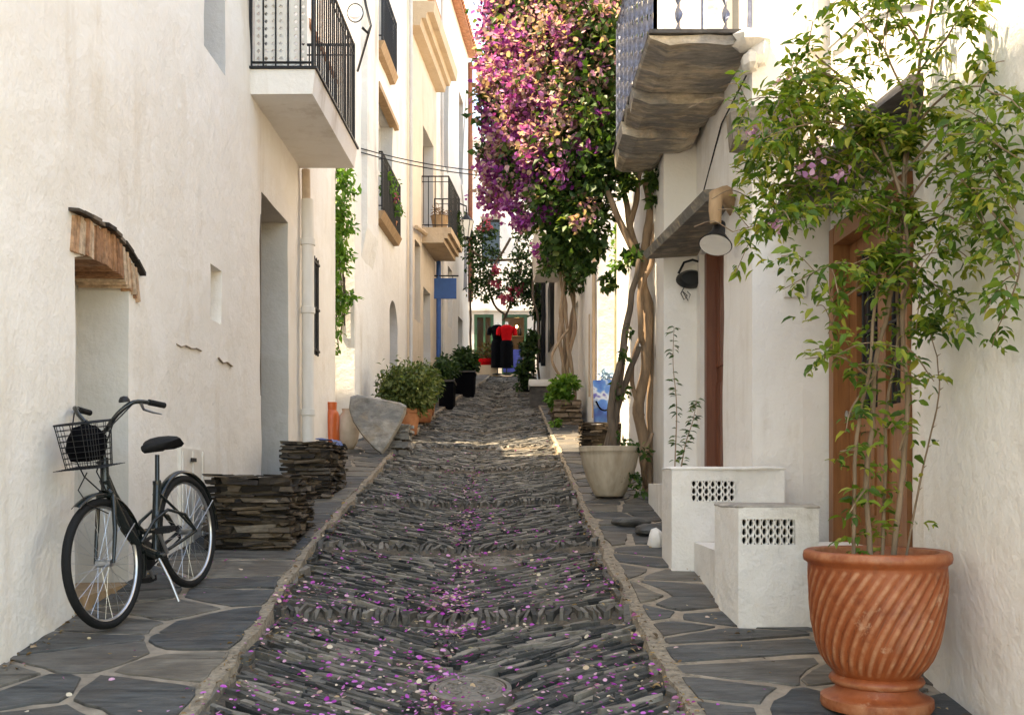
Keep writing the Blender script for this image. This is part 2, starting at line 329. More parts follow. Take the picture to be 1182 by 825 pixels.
# ------------------------------------------------------------------ walls with real openings
def grid(mb, A, B, z0, z1, ops=(), step=.2, amp=.012, side=1, m=0, ztop=None):
    """wall sheet from plan point A to B; side=+1: outward normal is to the right of A->B. ops: u0,u1,z0,z1,depth,arch,back,rev"""
    A=Vector((A[0],A[1],0)); B=Vector((B[0],B[1],0)); L=(B-A).length; t=(B-A)/L
    n=Vector((t.y,-t.x,0))*side
    def cuts(a,b,extra,fine):
        s={round(a,4),round(b,4)}|{round(e,4) for e in extra if a<e<b}
        srt=sorted(s); out=[]
        for p,q in zip(srt,srt[1:]):
            mid=(p+q)/2; st=step
            for f0,f1 in fine:
                if f0<=mid<=f1: st=.06
            k=max(1,int(math.ceil((q-p)/st))); out+= [p+(q-p)*i/k for i in range(k)]
        return out+[srt[-1]]
    fu=[(o['u0'],o['u1']) for o in ops if o.get('arch')]
    us=cuts(0,L,[e for o in ops for e in (o['u0'],o['u1'])],fu)
    zs=cuts(z0,z1,[e for o in ops for e in (o['z0'],o['z1'])],[])
    def pt(u,z):
        for o in ops:
            a=o.get('arch')
            if a and o['u0']<u<o['u1'] and o['z1']-1e-4<=z<o['z1']+3*a:
                tt=(u-(o['u0']+o['u1'])/2)/((o['u1']-o['u0'])/2)
                sh=math.sqrt(max(0,1-tt*tt)) if o.get('round') else 1-tt*tt
                z=z+a*sh*(1-(z-o['z1'])/(3*a))
        p=A+t*u; fade=min(1,u/.12,(L-u)/.12)
        d=amp*fade*(nz((p.x*1.0,p.y*1.1,z),.9)*1.3+nz((p.x,p.y,z+9),3.1)*.55)
        for o in ops:
            if o.get('hole_soft') : pass
        q=p+n*d; return Vector((q.x,q.y,z))
    nu,nzv=len(us),len(zs); V=[pt(u,z) for z in zs for u in us]
    def inside(i,j):
        uc=(us[i]+us[i+1])/2; zc=(zs[j]+zs[j+1])/2
        for k,o in enumerate(ops):
            if o['u0']<uc<o['u1'] and o['z0']<zc<o['z1']: return k
        return -1
    st=[[inside(i,j) for i in range(nu-1)] for j in range(nzv-1)]
    fs=[]; ms=[]; extra=[]; cache={}
    def pushed(idx,o,k):
        if (idx,k) not in cache:
            p=V[idx]-n*o['depth']; cache[(idx,k)]=len(V)+len(extra); extra.append(p)
        return cache[(idx,k)]
    for j in range(nzv-1):
        for i in range(nu-1):
            a,b,c,d=j*nu+i,j*nu+i+1,(j+1)*nu+i+1,(j+1)*nu+i
            k=st[j][i]
            if k<0: fs.append((a,b,c,d) if side>0 else (d,c,b,a)); ms.append(m); continue
            o=ops[k]; rm=o.get('rev',m)
            for e0,e1,jj,ii in ((a,b,j-1,i),(b,c,j,i+1),(c,d,j+1,i),(d,a,j,i-1)):
                if not(0<=jj<nzv-1 and 0<=ii<nu-1) or st[jj][ii]!=k:
                    fs.append((e0,e1,pushed(e1,o,k),pushed(e0,o,k))); ms.append(rm)
            if o.get('back') is not None:
                fs.append(tuple(pushed(x,o,k) for x in (a,b,c,d))); ms.append(o['back'])
    base=len(mb.v); mb.v+=[tuple(v) for v in V]+[tuple(v) for v in extra]
    for f,mm in zip(fs,ms): mb.f.append(tuple(x+base for x in f)); mb.m.append(mm)
def op(A,Y0,Y1,z0,z1,depth,B,**k):     # opening given by world Y along wall A->B
    L=math.hypot(B[0]-A[0],B[1]-A[1]); s=L/(B[1]-A[1])
    return dict(u0=(Y0-A[1])*s,u1=(Y1-A[1])*s,z0=z0,z1=z1,depth=depth,**k)
def shell(mb,A,B,z1,depth,side,z0=-2):  # blank side and back walls; front is built with grid
    n=Vector((B[1]-A[1],-(B[0]-A[0]))).normalized()*side
    A2=(A[0]-n.x*depth,A[1]); B2=(B[0]-n.x*depth,B[1])
    grid(mb,A2,A,z0,z1,step=.5,amp=.01,side=side); grid(mb,B,B2,z0,z1,step=.8,amp=.0,side=side); grid(mb,B2,A2,z0,z1,step=1.5,amp=0,side=side)
    return A2,B2
def roof(A,B,A2,B2,z,parent,over=.12,th=.22,mat=None):
    mb=MB(); s=1 if A[0]>A2[0] else -1
    p=[(A2[0]-over*s,A2[1]-over*.5),(A[0]+over*s,A[1]-over*.5),(B[0]+over*s,B[1]+over*.5),(B2[0]-over*s,B2[1]+over*.5)]
    if s<0: p=p[::-1]
    mb.prism(p,z+.003,z+th); return mb.build('roof',mat or TILE,parent)
def railing(parent, P, z0, z1, sp=.11, r=.008, mat=None, twist=False, knots=False, name='railing'):
    """iron railing along plan polyline P"""
    mb=MB(); mat=mat or BLACK
    for z,rr in ((z0+(.06 if not twist else .004),.012),(z1,.016),(z1-.12 if not twist else z1-.1,.009)):
        for a,b in zip(P,P[1:]): mb.tube([(a[0],a[1],z),(b[0],b[1],z)],rr,6)
    for q in P: mb.box((q[0],q[1],(z0+z1)/2),(.026,.026,z1-z0+.02))
    for a,b in zip(P,P[1:]):
        L=math.hypot(b[0]-a[0],b[1]-a[1]); k=max(1,int(L/sp))
        for i in range(1,k):
            t=i/k; x=a[0]+(b[0]-a[0])*t; y=a[1]+(b[1]-a[1])*t
            if twist and i%2:
                nn=46; o=len(mb.v)      # flat bar twisted about its own axis
                for j in range(nn):
                    z=z0+(z1-z0)*j/(nn-1); th=j*.62
                    for s in (0,1,2,3):
                        w=.030 if s%2==0 else .007
                        mb.v.append((x+w*math.cos(th+s*math.pi/2),y+w*math.sin(th+s*math.pi/2),z))
                for j in range(nn-1):
                    for s in range(4): mb.f.append((o+j*4+s,o+j*4+(s+1)%4,o+j*4+4+(s+1)%4,o+j*4+4+s)); mb.m.append(0)
            else:
                mb.tube([(x,y,z0),(x+U(-.002,.002),y,z1)],r,5,cap=False)
                if knots:
                    for zz in (z0+.25,z1-.3): mb.lathe([(.003,-.03),(r*2.2,0),(.003,.03)],(x,y,zz),6)
    return mb.build(name,mat,parent,40)

# ================================================================== LEFT HOUSE (cream)
A1,B1=(-2.5,-2.0),(-2.5,14.1)
H1=thing('cream_house','large cream plastered house with the brick arch niche, behind the bicycle','house',(-2.5,5,0))
mb=MB(); ZT=7.2
o1=lambda Y0,Y1,z0,z1,d,**k: op(A1,Y0,Y1,z0,z1,d,B1,**k)
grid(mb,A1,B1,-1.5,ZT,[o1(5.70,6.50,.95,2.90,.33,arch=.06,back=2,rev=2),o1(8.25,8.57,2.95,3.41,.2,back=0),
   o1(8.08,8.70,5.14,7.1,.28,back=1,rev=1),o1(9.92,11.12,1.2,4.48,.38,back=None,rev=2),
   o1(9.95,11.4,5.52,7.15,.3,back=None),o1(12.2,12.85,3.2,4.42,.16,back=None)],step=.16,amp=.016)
A2,B2=(-8.5,-2),(-8.5,14.1)
grid(mb,B1,B2,-1.5,ZT,step=.4,amp=.01); grid(mb,B2,A2,-1.5,ZT,step=2,amp=0); grid(mb,A2,A1,-1.5,ZT,step=2,amp=0)
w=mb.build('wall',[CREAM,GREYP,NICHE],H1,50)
mb=MB()                                 # unseen upper storeys; stepped heights and gap shaped to cast shade and sun strip
for y0,y1,zt in ((-1.98,3.6,13.4),(3.6,8.4,14.2),(8.4,12.2,10.8)): mb.span((-8.4,y0+.002,ZT+.004),(-2.505,y1-.002,zt))
mb.build('sun_shaping_storey',CREAM,H1)
mb=MB(); mb.span((-8.45,12.21,ZT+.003),(-2.47,14.12,ZT+.06)); mb.build('sun_gap_deck',TILE,H1)  # unseen deck under the roof gap added for the sun strip
# brick arch of the niche
AZ=lambda t: 2.95-.012*t*t if t<0 else 2.95-.075*t*t
mb=MB(); yc,hw=6.10,.40; N=26
for i in range(N):
    t=-1.18+2.56*(i+.5)/N; y=yc+hw*t
    zi=AZ(t)-.012; sl=-.05-.20*t
    h=U(.19,.235); th=hw*2.56/N*.86; tx=Matrix.Rotation(-sl*.9,3,'X')
    x0=-2.5-(.31 if abs(t)<.96 else .05); x1=-2.5+U(.012,.03); p=[]
    for q in [(x0,-th/2,0),(x1,-th/2,0),(x1,th/2,0),(x0,th/2,0),(x0,-th/2,h),(x1,-th/2,h),(x1,th/2,h),(x0,th/2,h)]:
        v=tx@Vector((0,q[1],q[2])); p.append((q[0],y+v.y+U(-.004,.004),zi+v.z+U(-.004,.004)))
    mb.hexa(p)
arch=mb.build('brick_arch',BRICK,H1)
mb=MB()
for i in range(10):
    t0=-1.22+2.68*i/10; t1=-1.22+2.68*(i+1.12)/10
    f=lambda t:AZ(t)+.21
    a,b=(yc+hw*t0,f(t0)),(yc+hw*t1,f(t1)); h=U(.02,.04); x1=-2.5+U(.035,.065)
    mb.hexa([(-2.53,a[0],a[1]),(x1,a[0],a[1]),(x1,b[0],b[1]),(-2.53,b[0],b[1]),(-2.53,a[0],a[1]+h),(x1,a[0],a[1]+h*.7),(x1,b[0],b[1]+h*.7),(-2.53,b[0],b[1]+h)])
mb.build('drip_course',DRY,arch)
mb=MB(); mb.span((-2.83,5.69,.86),(-2.475,6.51,.955),jit=.008); mb.build('sill',WOODN,H1)
CRACK=plain('crack_shadow',(.33,.25,.18),.9,0,.3,20,0)
for L in ([(203,397),(208,400),(214,399),(220,402),(226,402),(232,405)],[(252,413),(257,419),(262,418),(268,423)]):
    mb=MB(); P=[Vector((-2.494,-2.5*F/(x-591),EYE+(550-y)/F*(-2.5*F/(x-591)))) for x,y in L]
    for a,b in zip(P,P[1:]):
        w=U(.002,.005); mb.add([a+Vector((.004,0,-w)),b+Vector((.004,0,-w*.5)),b+Vector((.004,0,w*.5)),a+Vector((.004,0,w)),a+Vector((-.03,0,-w)),b+Vector((-.03,0,-w)),b+Vector((-.03,0,w)),a+Vector((-.03,0,w))],[(0,1,2,3),(0,4,5,1),(3,2,6,7),(1,5,6,2),(0,3,7,4)])
    mb.build('plaster_crack',CRACK,H1)

# meter hatch beside the planter
mb=MB(); mb.span((-2.52,7.46,1.10),(-2.478,8.02,1.86),jit=.004)
h=mb.build('hatch',PATCH,H1); mb=MB()
for y in (7.50,7.74,7.98): mb.span((-2.479,y-.02,1.12),(-2.468,y+.02,1.84))
mb.span((-2.47,7.66,1.76),(-2.462,7.78,1.79),1); mb.build('hatch_frame',[PATCH,BLACK],h)
# street door inside its deep reveal
mb=MB(); mb.span((-2.93,9.925,1.2),(-2.872,11.115,4.475))
for i in range(7): mb.span((-2.873,9.95+i*.165,1.25),(-2.858,10.09+i*.165,4.4))
d=mb.build('door',WOODK,H1); mb=MB(); mb.tube([(-2.86,10.9,2.45),(-2.80,10.9,2.45),(-2.80,10.8,2.45)],.012); mb.build('handle',BLACK,d)
mb=MB(); mb.span((-2.87,9.90,1.2),(-2.50,9.935,4.47)); mb.build('door_jamb',WOODK,H1)
# balcony door behind the railing
mb=MB(); mb.span((-2.83,9.955,5.53),(-2.79,11.395,7.14)); mb.build('balcony_door',GLASS,H1)
mb=MB()
for y in (9.97,10.66,11.37): mb.span((-2.79,y-.04,5.53),(-2.74,y+.04,7.14))
for z in (5.6,6.4,7.09): mb.span((-2.789,9.96,z-.04),(-2.745,11.39,z+.04))
mb.build('balcony_door_frame',PIPEW,H1)
# barred window
mb=MB(); mb.span((-2.70,12.2,3.2),(-2.655,12.85,4.42)); wd=mb.build('window',GLASS,H1)
mb=MB()
for i in range(6): mb.tube([(-2.495,12.22+i*.12,3.19),(-2.495,12.22+i*.12,4.43)],.011,6)
for z in (3.25,3.78,4.36): mb.span((-2.51,12.18,z-.014),(-2.478,12.87,z+.014))
mb.build('window_bars',BLACK,wd)
# drainpipe
mb=MB(); mb.tube([(-2.40,11.72,1.6),(-2.40,11.72,4.2),(-2.405,11.72,4.9)],.072,14)
for z in (2.4,3.6,4.4): mb.lathe([(.073,-.04),(.086,-.035),(.086,.035),(.073,.04)],(-2.40,11.72,z),14)
pp=mb.build('drainpipe',PIPEW,H1,40); mb=MB(); mb.tube([(-2.42,11.72,4.88),(-2.425,11.72,5.25)],.05,12); mb.build('clay_pipe_end',TERRA2,pp,40)
mb=MB(); mb.span((-2.52,11.98,1.3),(-2.462,12.10,7.19),jit=.003); mb.build('wall_rib',CREAM,H1)
# balcony slab, railing, lattice
mb=MB(); mb.hexa([(-2.52,9.48,5.28),(-1.90,9.48,5.285),(-1.86,11.75,5.28),(-2.52,11.75,5.28),(-2.52,9.46,5.51),(-1.87,9.46,5.51),(-1.83,11.77,5.51),(-2.52,11.77,5.51)])
bal=mb.build('balcony',WHITE,H1)
mb=MB(); mb.hexa([(-2.51,9.44,5.512),(-1.85,9.44,5.512),(-1.81,11.79,5.512),(-2.51,11.79,5.512),(-2.51,9.44,5.535),(-1.85,9.44,5.535),(-1.81,11.79,5.535),(-2.51,11.79,5.535)])
mb.build('edge_strip',BLACK,bal)
railing(bal,[(-2.49,9.5),(-1.90,9.5),(-1.86,11.72),(-2.49,11.72)],5.53,6.72,sp=.105,r=.0095)
mb=MB(); x0,x1,z0,z1=-2.47,-1.97,5.55,6.98; yy=9.57   # white pierced lattice panel inside the near railing
nx,nz_=7,20; cw,ch=(x1-x0)/nx,(z1-z0)/nz_
for j in range(nz_):
    for i in range(nx):
        for (cx,cz) in ((x0+(i+.5)*cw,z0+(j+.5)*ch),):
            o=len(mb.v); sq=[(0,ch/2),(-cw/2,ch/2),(-cw/2,0),(-cw/2,-ch/2),(0,-ch/2),(cw/2,-ch/2),(cw/2,0),(cw/2,ch/2)]
            di=[(0,.30*ch),(-.14*cw,.15*ch),(-.28*cw,0),(-.14*cw,-.15*ch),(0,-.30*ch),(.14*cw,-.15*ch),(.28*cw,0),(.14*cw,.15*ch)]
            mb.v+=[(cx+a,yy,cz+b) for a,b in sq]+[(cx+a,yy,cz+b) for a,b in di]+[(cx+a,yy+.012,cz+b) for a,b in di]
            for k in range(8):
                q=(k+1)%8; mb.f.append((o+k,o+q,o+8+q,o+8+k)); mb.m.append(0); mb.f.append((o+8+k,o+8+q,o+16+q,o+16+k)); mb.m.append(0)
mb.build('lattice_screen',PIPEW,bal)

# ================================================================== SECOND LEFT HOUSE (white)
A,B=(-2.34,14.8),(-2.137,20.3)
H2=thing('white_house','tall white house with the flowered window, directly behind the round green bush','house',(-2.3,17,0))
mb=MB(); o=lambda *a,**k: op(A,*a,B,**k)
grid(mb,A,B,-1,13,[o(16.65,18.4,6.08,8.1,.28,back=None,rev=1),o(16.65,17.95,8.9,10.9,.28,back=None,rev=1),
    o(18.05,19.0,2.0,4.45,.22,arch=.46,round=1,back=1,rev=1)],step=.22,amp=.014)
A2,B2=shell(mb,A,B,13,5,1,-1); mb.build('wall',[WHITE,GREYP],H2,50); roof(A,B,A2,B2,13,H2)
def xw(y): return A[0]+(B[0]-A[0])*(y-A[1])/(B[1]-A[1])
def framed_window(parent,y0,y1,z0,z1,depth,fm,x=xw,name='window'):
    mb=MB(); xa=x((y0+y1)/2)-depth
    mb.span((xa-.04,y0,z0),(xa,y1,z1)); w_=mb.build(name,GLASS,parent); mb=MB()
    for y in (y0+.05,(y0+y1)/2,y1-.05): mb.span((xa+.001,y-.045,z0),(xa+.05,y+.045,z1))
    for z in (z0+.05,z0+(z1-z0)*.55,z1-.05): mb.span((xa+.002,y0,z-.04),(xa+.046,y1,z+.04))
    mb.build('frame',fm,w_); return w_
for (y0,y1,z0,z1,hr) in ((16.65,18.4,6.08,8.1,.95),(16.65,17.95,8.9,10.9,.95)):
    w_=framed_window(H2,y0,y1,z0,z1,.24,PIPEW)
    mb=MB(); ya,yb=y0-.12,y1+.12
    mb.hexa([(xw(ya)-.1,ya,z0-.17),(xw(ya)+.10,ya,z0-.15),(xw(yb)+.10,yb,z0-.15),(xw(yb)-.1,yb,z0-.17),(xw(ya)-.1,ya,z0-.02),(xw(ya)+.16,ya,z0-.02),(xw(yb)+.16,yb,z0-.02),(xw(yb)-.1,yb,z0-.02)])
    mb.build('sill',WOODN,w_)
    railing(w_,[(xw(ya)-.02,ya),(xw(ya)+.12,ya),(xw(yb)+.12,yb),(xw(yb)-.02,yb)],z0,z0+hr,sp=.1,r=.009)
mb=MB(); ya,yb=16.5,18.6
mb.hexa([(xw(ya)-.05,ya,8.08),(xw(ya)+.09,ya,8.10),(xw(yb)+.09,yb,8.10),(xw(yb)-.05,yb,8.08),(xw(ya)-.05,ya,8.2),(xw(ya)+.09,ya,8.19),(xw(yb)+.09,yb,8.19),(xw(yb)-.05,yb,8.2)])
mb.build('lintel',WOODN,H2)
mb=MB(); mb.hexa([(xw(15.35)-.1,15.35,4.5),(xw(15.35)+.09,15.35,5.5),(xw(16.35)+.09,16.35,5.5),(xw(16.35)-.1,16.35,4.5),(xw(15.35)-.1,15.35,12.9),(xw(15.35)+.10,15.35,12.9),(xw(16.35)+.10,16.35,12.9),(xw(16.35)-.1,16.35,12.9)])
mb.build('pilaster',WHITE2,H2)
mb=MB(); mb.tube([(-2.05,20.22,3.4),(-2.05,20.22,11.5)],.035,8); mb.build('drainpipe',GREYP,H2,40)
mb=MB(); mb.tube([(-2.6,14.79,5.0),(-2.6,14.76,3.9),(-2.48,14.76,3.88),(-2.48,14.76,4.6)],.012,6); mb.build('conduit',BLACK,H2)
# flowers sitting on the window ledge
t=thing('window_flower_pot','terracotta pot with pink flowers on the railed ledge of the white house','flower pot',(-2.19,18.1,6.08))
mb=MB(); mb.lathe([(.07,0),(.10,.18),(.11,.18),(.11,.2),(.09,.2),(.085,.15),(0.001,.15)],(-2.19,18.1,6.075),16); mb.build('pot',TERRA,t,40)
foliage('foliage',[((-2.15,17.9,6.45),(.14,.28,.22),160),((-2.12,17.3,6.7),(.12,.3,.25),140)],.075,LEAFI,t,seed=3)
foliage('blossom',[((-2.08,17.75,6.6),.09,40)],.06,PINKB,t,seed=4,wid=1)

# ================================================================== THIRD LEFT HOUSE (sand stone)
A,B=(-2.137,20.32),(-1.84,24.2)
H3=thing('sand_house','narrow sand coloured house with brown cornice, iron balcony and blue pipe','house',(-2,22,0))
mb=MB(); o=lambda *a,**k: op(A,*a,B,**k)
grid(mb,A,B,0,12.6,[o(22.25,23.75,7.3,9.5,.25,back=None,rev=1),o(21.2,21.9,5.0,6.7,.2,back=None),o(22.3,23.3,2.5,5.9,.3,back=None,rev=1)],step=.25,amp=.012)
A2,B2=shell(mb,A,B,12.6,5,1,0); mb.build('wall',[SAND,GREYP],H3,50); roof(A,B,A2,B2,12.6,H3)
x3=lambda y:A3[0]+(B3[0]-A3[0])*(y-A3[1])/(B3[1]-A3[1]); A3,B3=A,B
framed_window(H3,22.25,23.75,7.3,9.5,.22,WOODK,x3,'balcony_door'); framed_window(H3,21.2,21.9,5.0,6.7,.17,WOODK,x3)
mb=MB(); mb.span((x3(22.8)-.3,22.3,2.5),(x3(22.8)-.22,23.3,5.9)); mb.build('door',PIPEW,H3)
mb=MB(); ya,yb=20.55,24.15
for i,(ov,z0,z1) in enumerate(((.22,10.95,11.1),(.34,11.1,11.22),(.5,11.22,11.45))):
    mb.hexa([(x3(ya)-.05,ya,z0),(x3(ya)+ov,ya,z0),(x3(yb)+ov,yb,z0),(x3(yb)-.05,yb,z0),(x3(ya)-.05,ya,z1),(x3(ya)+ov+.03,ya,z1),(x3(yb)+ov+.03,yb,z1),(x3(yb)-.05,yb,z1)])
mb.build('cornice',CUTST,H3)
mb=MB(); ya,yb=22.05,23.95
for ov,z0,z1 in ((.5,6.82,6.92),(.58,6.92,7.02),(.66,7.02,7.16)):
    mb.hexa([(x3(ya)-.05,ya,z0),(x3(ya)+ov,ya,z0),(x3(yb)+ov,yb,z0),(x3(yb)-.05,yb,z0),(x3(ya)-.05,ya,z1),(x3(ya)+ov,ya,z1),(x3(yb)+ov,yb,z1),(x3(yb)-.05,yb,z1)])
bal=mb.build('balcony',CUTST,H3)
railing(bal,[(x3(ya),ya+.05),(x3(ya)+.6,ya+.05),(x3(yb)+.6,yb-.05),(x3(yb),yb-.05)],7.16,8.30,sp=.15,r=.011)
mb=MB(); mb.tube([(-1.76,23.9,3.5),(-1.76,23.9,6.8)],.06,10); mb.build('blue_pipe',BLUEP,H3,40)
mb=MB(); mb.tube([(-2.02,21.0,6.9),(-1.9,22.0,7.0)],.05,6); mb.build('corbel',CUTST,H3)
t=thing('basket_planter','brown basket planter of dry stems on the iron balcony','planter',(-1.75,22.5,7.165))
mb=MB(); mb.lathe([(.15,0),(.2,.3),(.22,.32),(.18,.32),(.16,.25),(.001,.25)],(-1.62,22.4,7.165),14,fn=lambda r,z,th:r*(1+.03*math.sin(14*th))); mb.build('basket',WOODN,t)
foliage('dry_stems',[((-1.62,22.4,7.6),(.18,.18,.15),120)],.1,leafmat('dry_stem_leaf',[(0,(.2,.1,.05)),(1,(.35,.2,.1))],.2),t,seed=8,wid=.2)
t=thing('balcony_plant','green trailing plant at the far corner of the iron balcony','plant',(-1.35,23.7,7.17))
mb=MB(); mb.lathe([(.1,0),(.14,.25),(.12,.25),(.001,.2)],(-1.42,23.6,7.165),12); mb.build('pot',TERRA,t)
foliage('foliage',[((-1.30,23.6,7.45),(.18,.25,.45),420)],.09,LEAFD,t,seed=9)
# blue hanging sign (blank face, as far as the photo shows)
t=thing('hanging_sign','plain blue hanging sign board below the far iron balcony','sign',(-1.6,23.85,6))
mb=MB(); mb.span((-1.90,23.84,5.90),(-1.33,23.875,6.39)); mb.build('board',BLUEP,t)
mb=MB(); mb.tube([(-1.95,23.86,6.45),(-1.28,23.86,6.45)],.018,8)
for x in (-1.8,-1.42): mb.tube([(x,23.86,6.45),(x,23.86,6.38)],.008,6)
mb.build('bracket',BLACK,t)

# ================================================================== FOURTH LEFT HOUSE (tiled eave)
A,B=(-1.84,24.25),(-1.33,30.6)
H4=thing('tiled_house','pale house at the far left with terracotta tiled eave and rusty pipe','house',(-1.5,28,0))
mb=MB(); o=lambda *a,**k: op(A,*a,B,**k)
grid(mb,A,B,0,14.5,[o(25.4,26.3,9.6,12.2,.2,back=None,rev=1),o(28.3,29.3,10.2,12.6,.2,back=None,rev=1),o(26.2,27.0,5.6,7.2,.2,back=None),o(29.4,30.2,7.2,9.2,.2,back=None,rev=1),o(28.2,29.1,3.4,6.2,.2,back=None)],step=.3,amp=.012)
A2,B2=shell(mb,A,B,14.5,5,1,0); mb.build('wall',[WHITE,GREYP],H4,50)
A4,B4=A,B; x4=lambda y:A4[0]+(B4[0]-A4[0])*(y-A4[1])/(B4[1]-A4[1])
for q in ((25.4,26.3,9.6,12.2),(28.3,29.3,10.2,12.6),(26.2,27.0,5.6,7.2),(29.4,30.2,7.2,9.2)): framed_window(H4,*q,.17,WOODK,x4)
mb=MB(); mb.span((x4(28.6)-.2,28.2,3.4),(x4(28.6)-.14,29.1,6.2)); mb.build('door',WOODK,H4)
mb=MB()
mb.hexa([(-6.5,24.2,15.9),(x4(24.2)+.24,24.2,14.46),(x4(30.7)+.24,30.7,14.46),(-6,30.7,15.9),(-6.5,24.2,16.0),(x4(24.2)+.24,24.2,14.56),(x4(30.7)+.24,30.7,14.56),(-6,30.7,16.0)])
rf=mb.build('roof',TILE,H4); mb=MB()
for i in range(31):
    y=24.3+i*.21; x=x4(y)+.29; mb.tube([(x,y,14.58),(x-.9,y,14.58+.28)],.085,8,flat=.75)
    mb.tube([(x-.85,y,14.60+.28),(x-1.9,y,14.6+.62)],.085,8,flat=.75)
mb.build('eave_tiles',TILE,rf)
mb=MB(); mb.tube([(-1.27,30.5,7.0),(-1.27,30.5,14.3)],.07,10); mb.build('rusty_pipe',RUSTP,H4,40)
mb=MB(); mb.tube([(-1.72,24.9,4.5),(-1.74,24.9,11),(-1.74,25,14.2)],.035,8); mb.tube([(-1.4,29.3,9.3),(-1.45,28.6,10.0),(-1.4,28.9,11.5),(-1.35,29.4,13)],.02,6); mb.build('wall_cable',GREYP,H4)
t=thing('street_lantern','far street lantern with pale glass bracketed on the left house fronts','street lamp',(-1.5,26.2,8))
mb=MB(); mb.tube([(-1.7,26.2,8.75),(-1.45,26.2,8.85),(-1.2,26.2,8.75),(-1.2,26.2,8.62)],.02,8); mb.build('bracket',BLACK,t)
mb=MB(); mb.lathe([(.20,0),(.05,.16),(.03,.24),(.001,.25)],(-1.2,26.2,8.36),6); mb.build('cap',BLACK,t)
mb=MB(); mb.lathe([(.09,0),(.19,.42)],(-1.2,26.2,7.94),6); g=mb.build('glass_body',plain('frosted_lamp_glass',(.75,.74,.70),.3,0,.05,5,0),t)
mb=MB()
for k in range(6):
    a=math.pi*k/3; mb.tube([(-1.2+.093*math.cos(a),26.2+.093*math.sin(a),7.94),(-1.2+.194*math.cos(a),26.2+.194*math.sin(a),8.36)],.01,5)
mb.lathe([(.03,-.06),(.1,0),(.1,.02)],(-1.2,26.2,7.92),6); mb.build('cage',BLACK,g)

# ================================================================== END OF THE LANE: white shop
H5=thing('shop_building','white shop at the top of the lane with green framed glass and blue door panel','shop',(0,32.6,4.9))
A,B=(-1.9,32.6),(3.4,32.6); mb=MB()
ops=[dict(u0=-1.24+1.9,u1=-.60+1.9,z0=5.35,z1=6.95,depth=.12,back=None),dict(u0=-.33+1.9,u1=.50+1.9,z0=5.0,z1=6.95,depth=.12,back=None),
     dict(u0=-1.0+1.9,u1=-.4+1.9,z0=8.6,z1=10.1,depth=.2,back=None)]
grid(mb,A,B,3,12.6,ops,step=.3,amp=.008,side=1)
B2=(3.4,38);A2=(-1.9,38); grid(mb,B,B2,3,12.6,step=1,amp=0); grid(mb,B2,A2,3,12.6,step=2,amp=0); grid(mb,A2,A,3,12.6,step=1,amp=0)
mb.build('wall',WHITE,H5,50)
mb=MB(); mb.span((-1.95,32.5,12.6),(3.45,38,12.75)); rf=mb.build('roof',WHITE2,H5)
mb=MB()
for z in (12.95,13.3,13.6): mb.tube([(-1.9,32.7,z),(3.3,32.7,z)],.022,6)
for i in range(26): mb.tube([(-1.9+i*.2,32.7,12.75),(-1.9+i*.2,32.7,13.6)],.014,5)
mb.build('terrace_rail',PIPEW,rf)
mb=MB(); mb.span((-1.88,32.48,7.05),(3.3,32.595,7.14)); mb.build('ledge',WHITE2,H5)
for (x0,x1,z0,z1,nm) in ((-1.24,-.60,5.35,6.95,'display_window'),(-.33,.50,5.0,6.95,'shop_door')):
    mb=MB(); 
    for x in (x0+.05,x1-.05): mb.span((x-.05,32.6,z0),(x+.05,32.69,z1))
    mb.span((x0+.1,32.602,z1-.1),(x1-.1,32.688,z1)); mb.span((x0+.1,32.602,z0),(x1-.1,32.688,z0+.08))
    if nm=='display_window': mb.span((x0+.3,32.604,z0+.08),(x0+.37,32.686,z1-.1))
    fr=mb.build(nm,GREENP,H5)
    mb=MB(); mb.span((x0+.1,32.70,z0+.02),(x1-.1,32.712,z1-.02)); 
    gm,nt,bs=nmat('shop_glass'); tr=nd(nt,'ShaderNodeBsdfTransparent'); mx=nd(nt,'ShaderNodeMixShader',i_0=.22); bs.inputs['Base Color'].default_value=(.02,.03,.03,1); bs.inputs['Roughness'].default_value=.05
    nt.links.new(tr.outputs[0],mx.inputs[1]); nt.links.new(bs.outputs[0],mx.inputs[2]); nt.links.new(mx.outputs[0],nt.nodes['Material Output'].inputs[0])
    mb.build('pane',gm,fr)
mb=MB(); mb.span((-.29,32.55,5.06),(.34,32.60,5.80)); mb.build('blue_panel',NAVYP,H5)
mb=MB(); mb.span((-.96,32.78,8.6),(-.42,32.82,10.1)); wd=mb.build('upper_window',GLASS,H5); mb=MB(); mb.span((-1.04,32.4,10.1),(-.36,32.595,10.2)); mb.build('window_hood',GREYP,wd)
mb=MB(); 
mb.span((-1.8,34.6,4.9),(1.6,34.62,7.2)); mb.span((-1.8,32.75,4.88),(1.6,34.6,4.93)); mb.span((-1.8,32.75,7.15),(1.6,34.6,7.2)); mb.span((-1.82,32.75,4.9),(-1.8,34.6,7.2)); mb.span((1.6,32.75,4.9),(1.62,34.6,7.2))
mb.build('interior',plain('shop_interior',(.75,.68,.58),.8,0,.2,4,0),H5)
mb=MB(); mb.lathe([(.001,0),(.03,.02),(.04,.05),(.02,.09),(.001,.1)],(.16,33.4,6.62),14); mb.build('lit_bulb',emis('warm_bulb',(1,.62,.3),14),H5,60)
t=thing('display_shelf','shelf of small goods seen through the green framed shop window','shelf',(0,33.6,4.95))
mb=MB()
for z in (5.4,5.9,6.35): mb.span((-.25,33.5,z),(.55,33.8,z+.03))
mb.span((-.27,33.5,4.95),(-.24,33.8,6.8)); mb.span((.55,33.5,4.95),(.58,33.8,6.8)); mb.build('shelf_board',PIPEW,t)
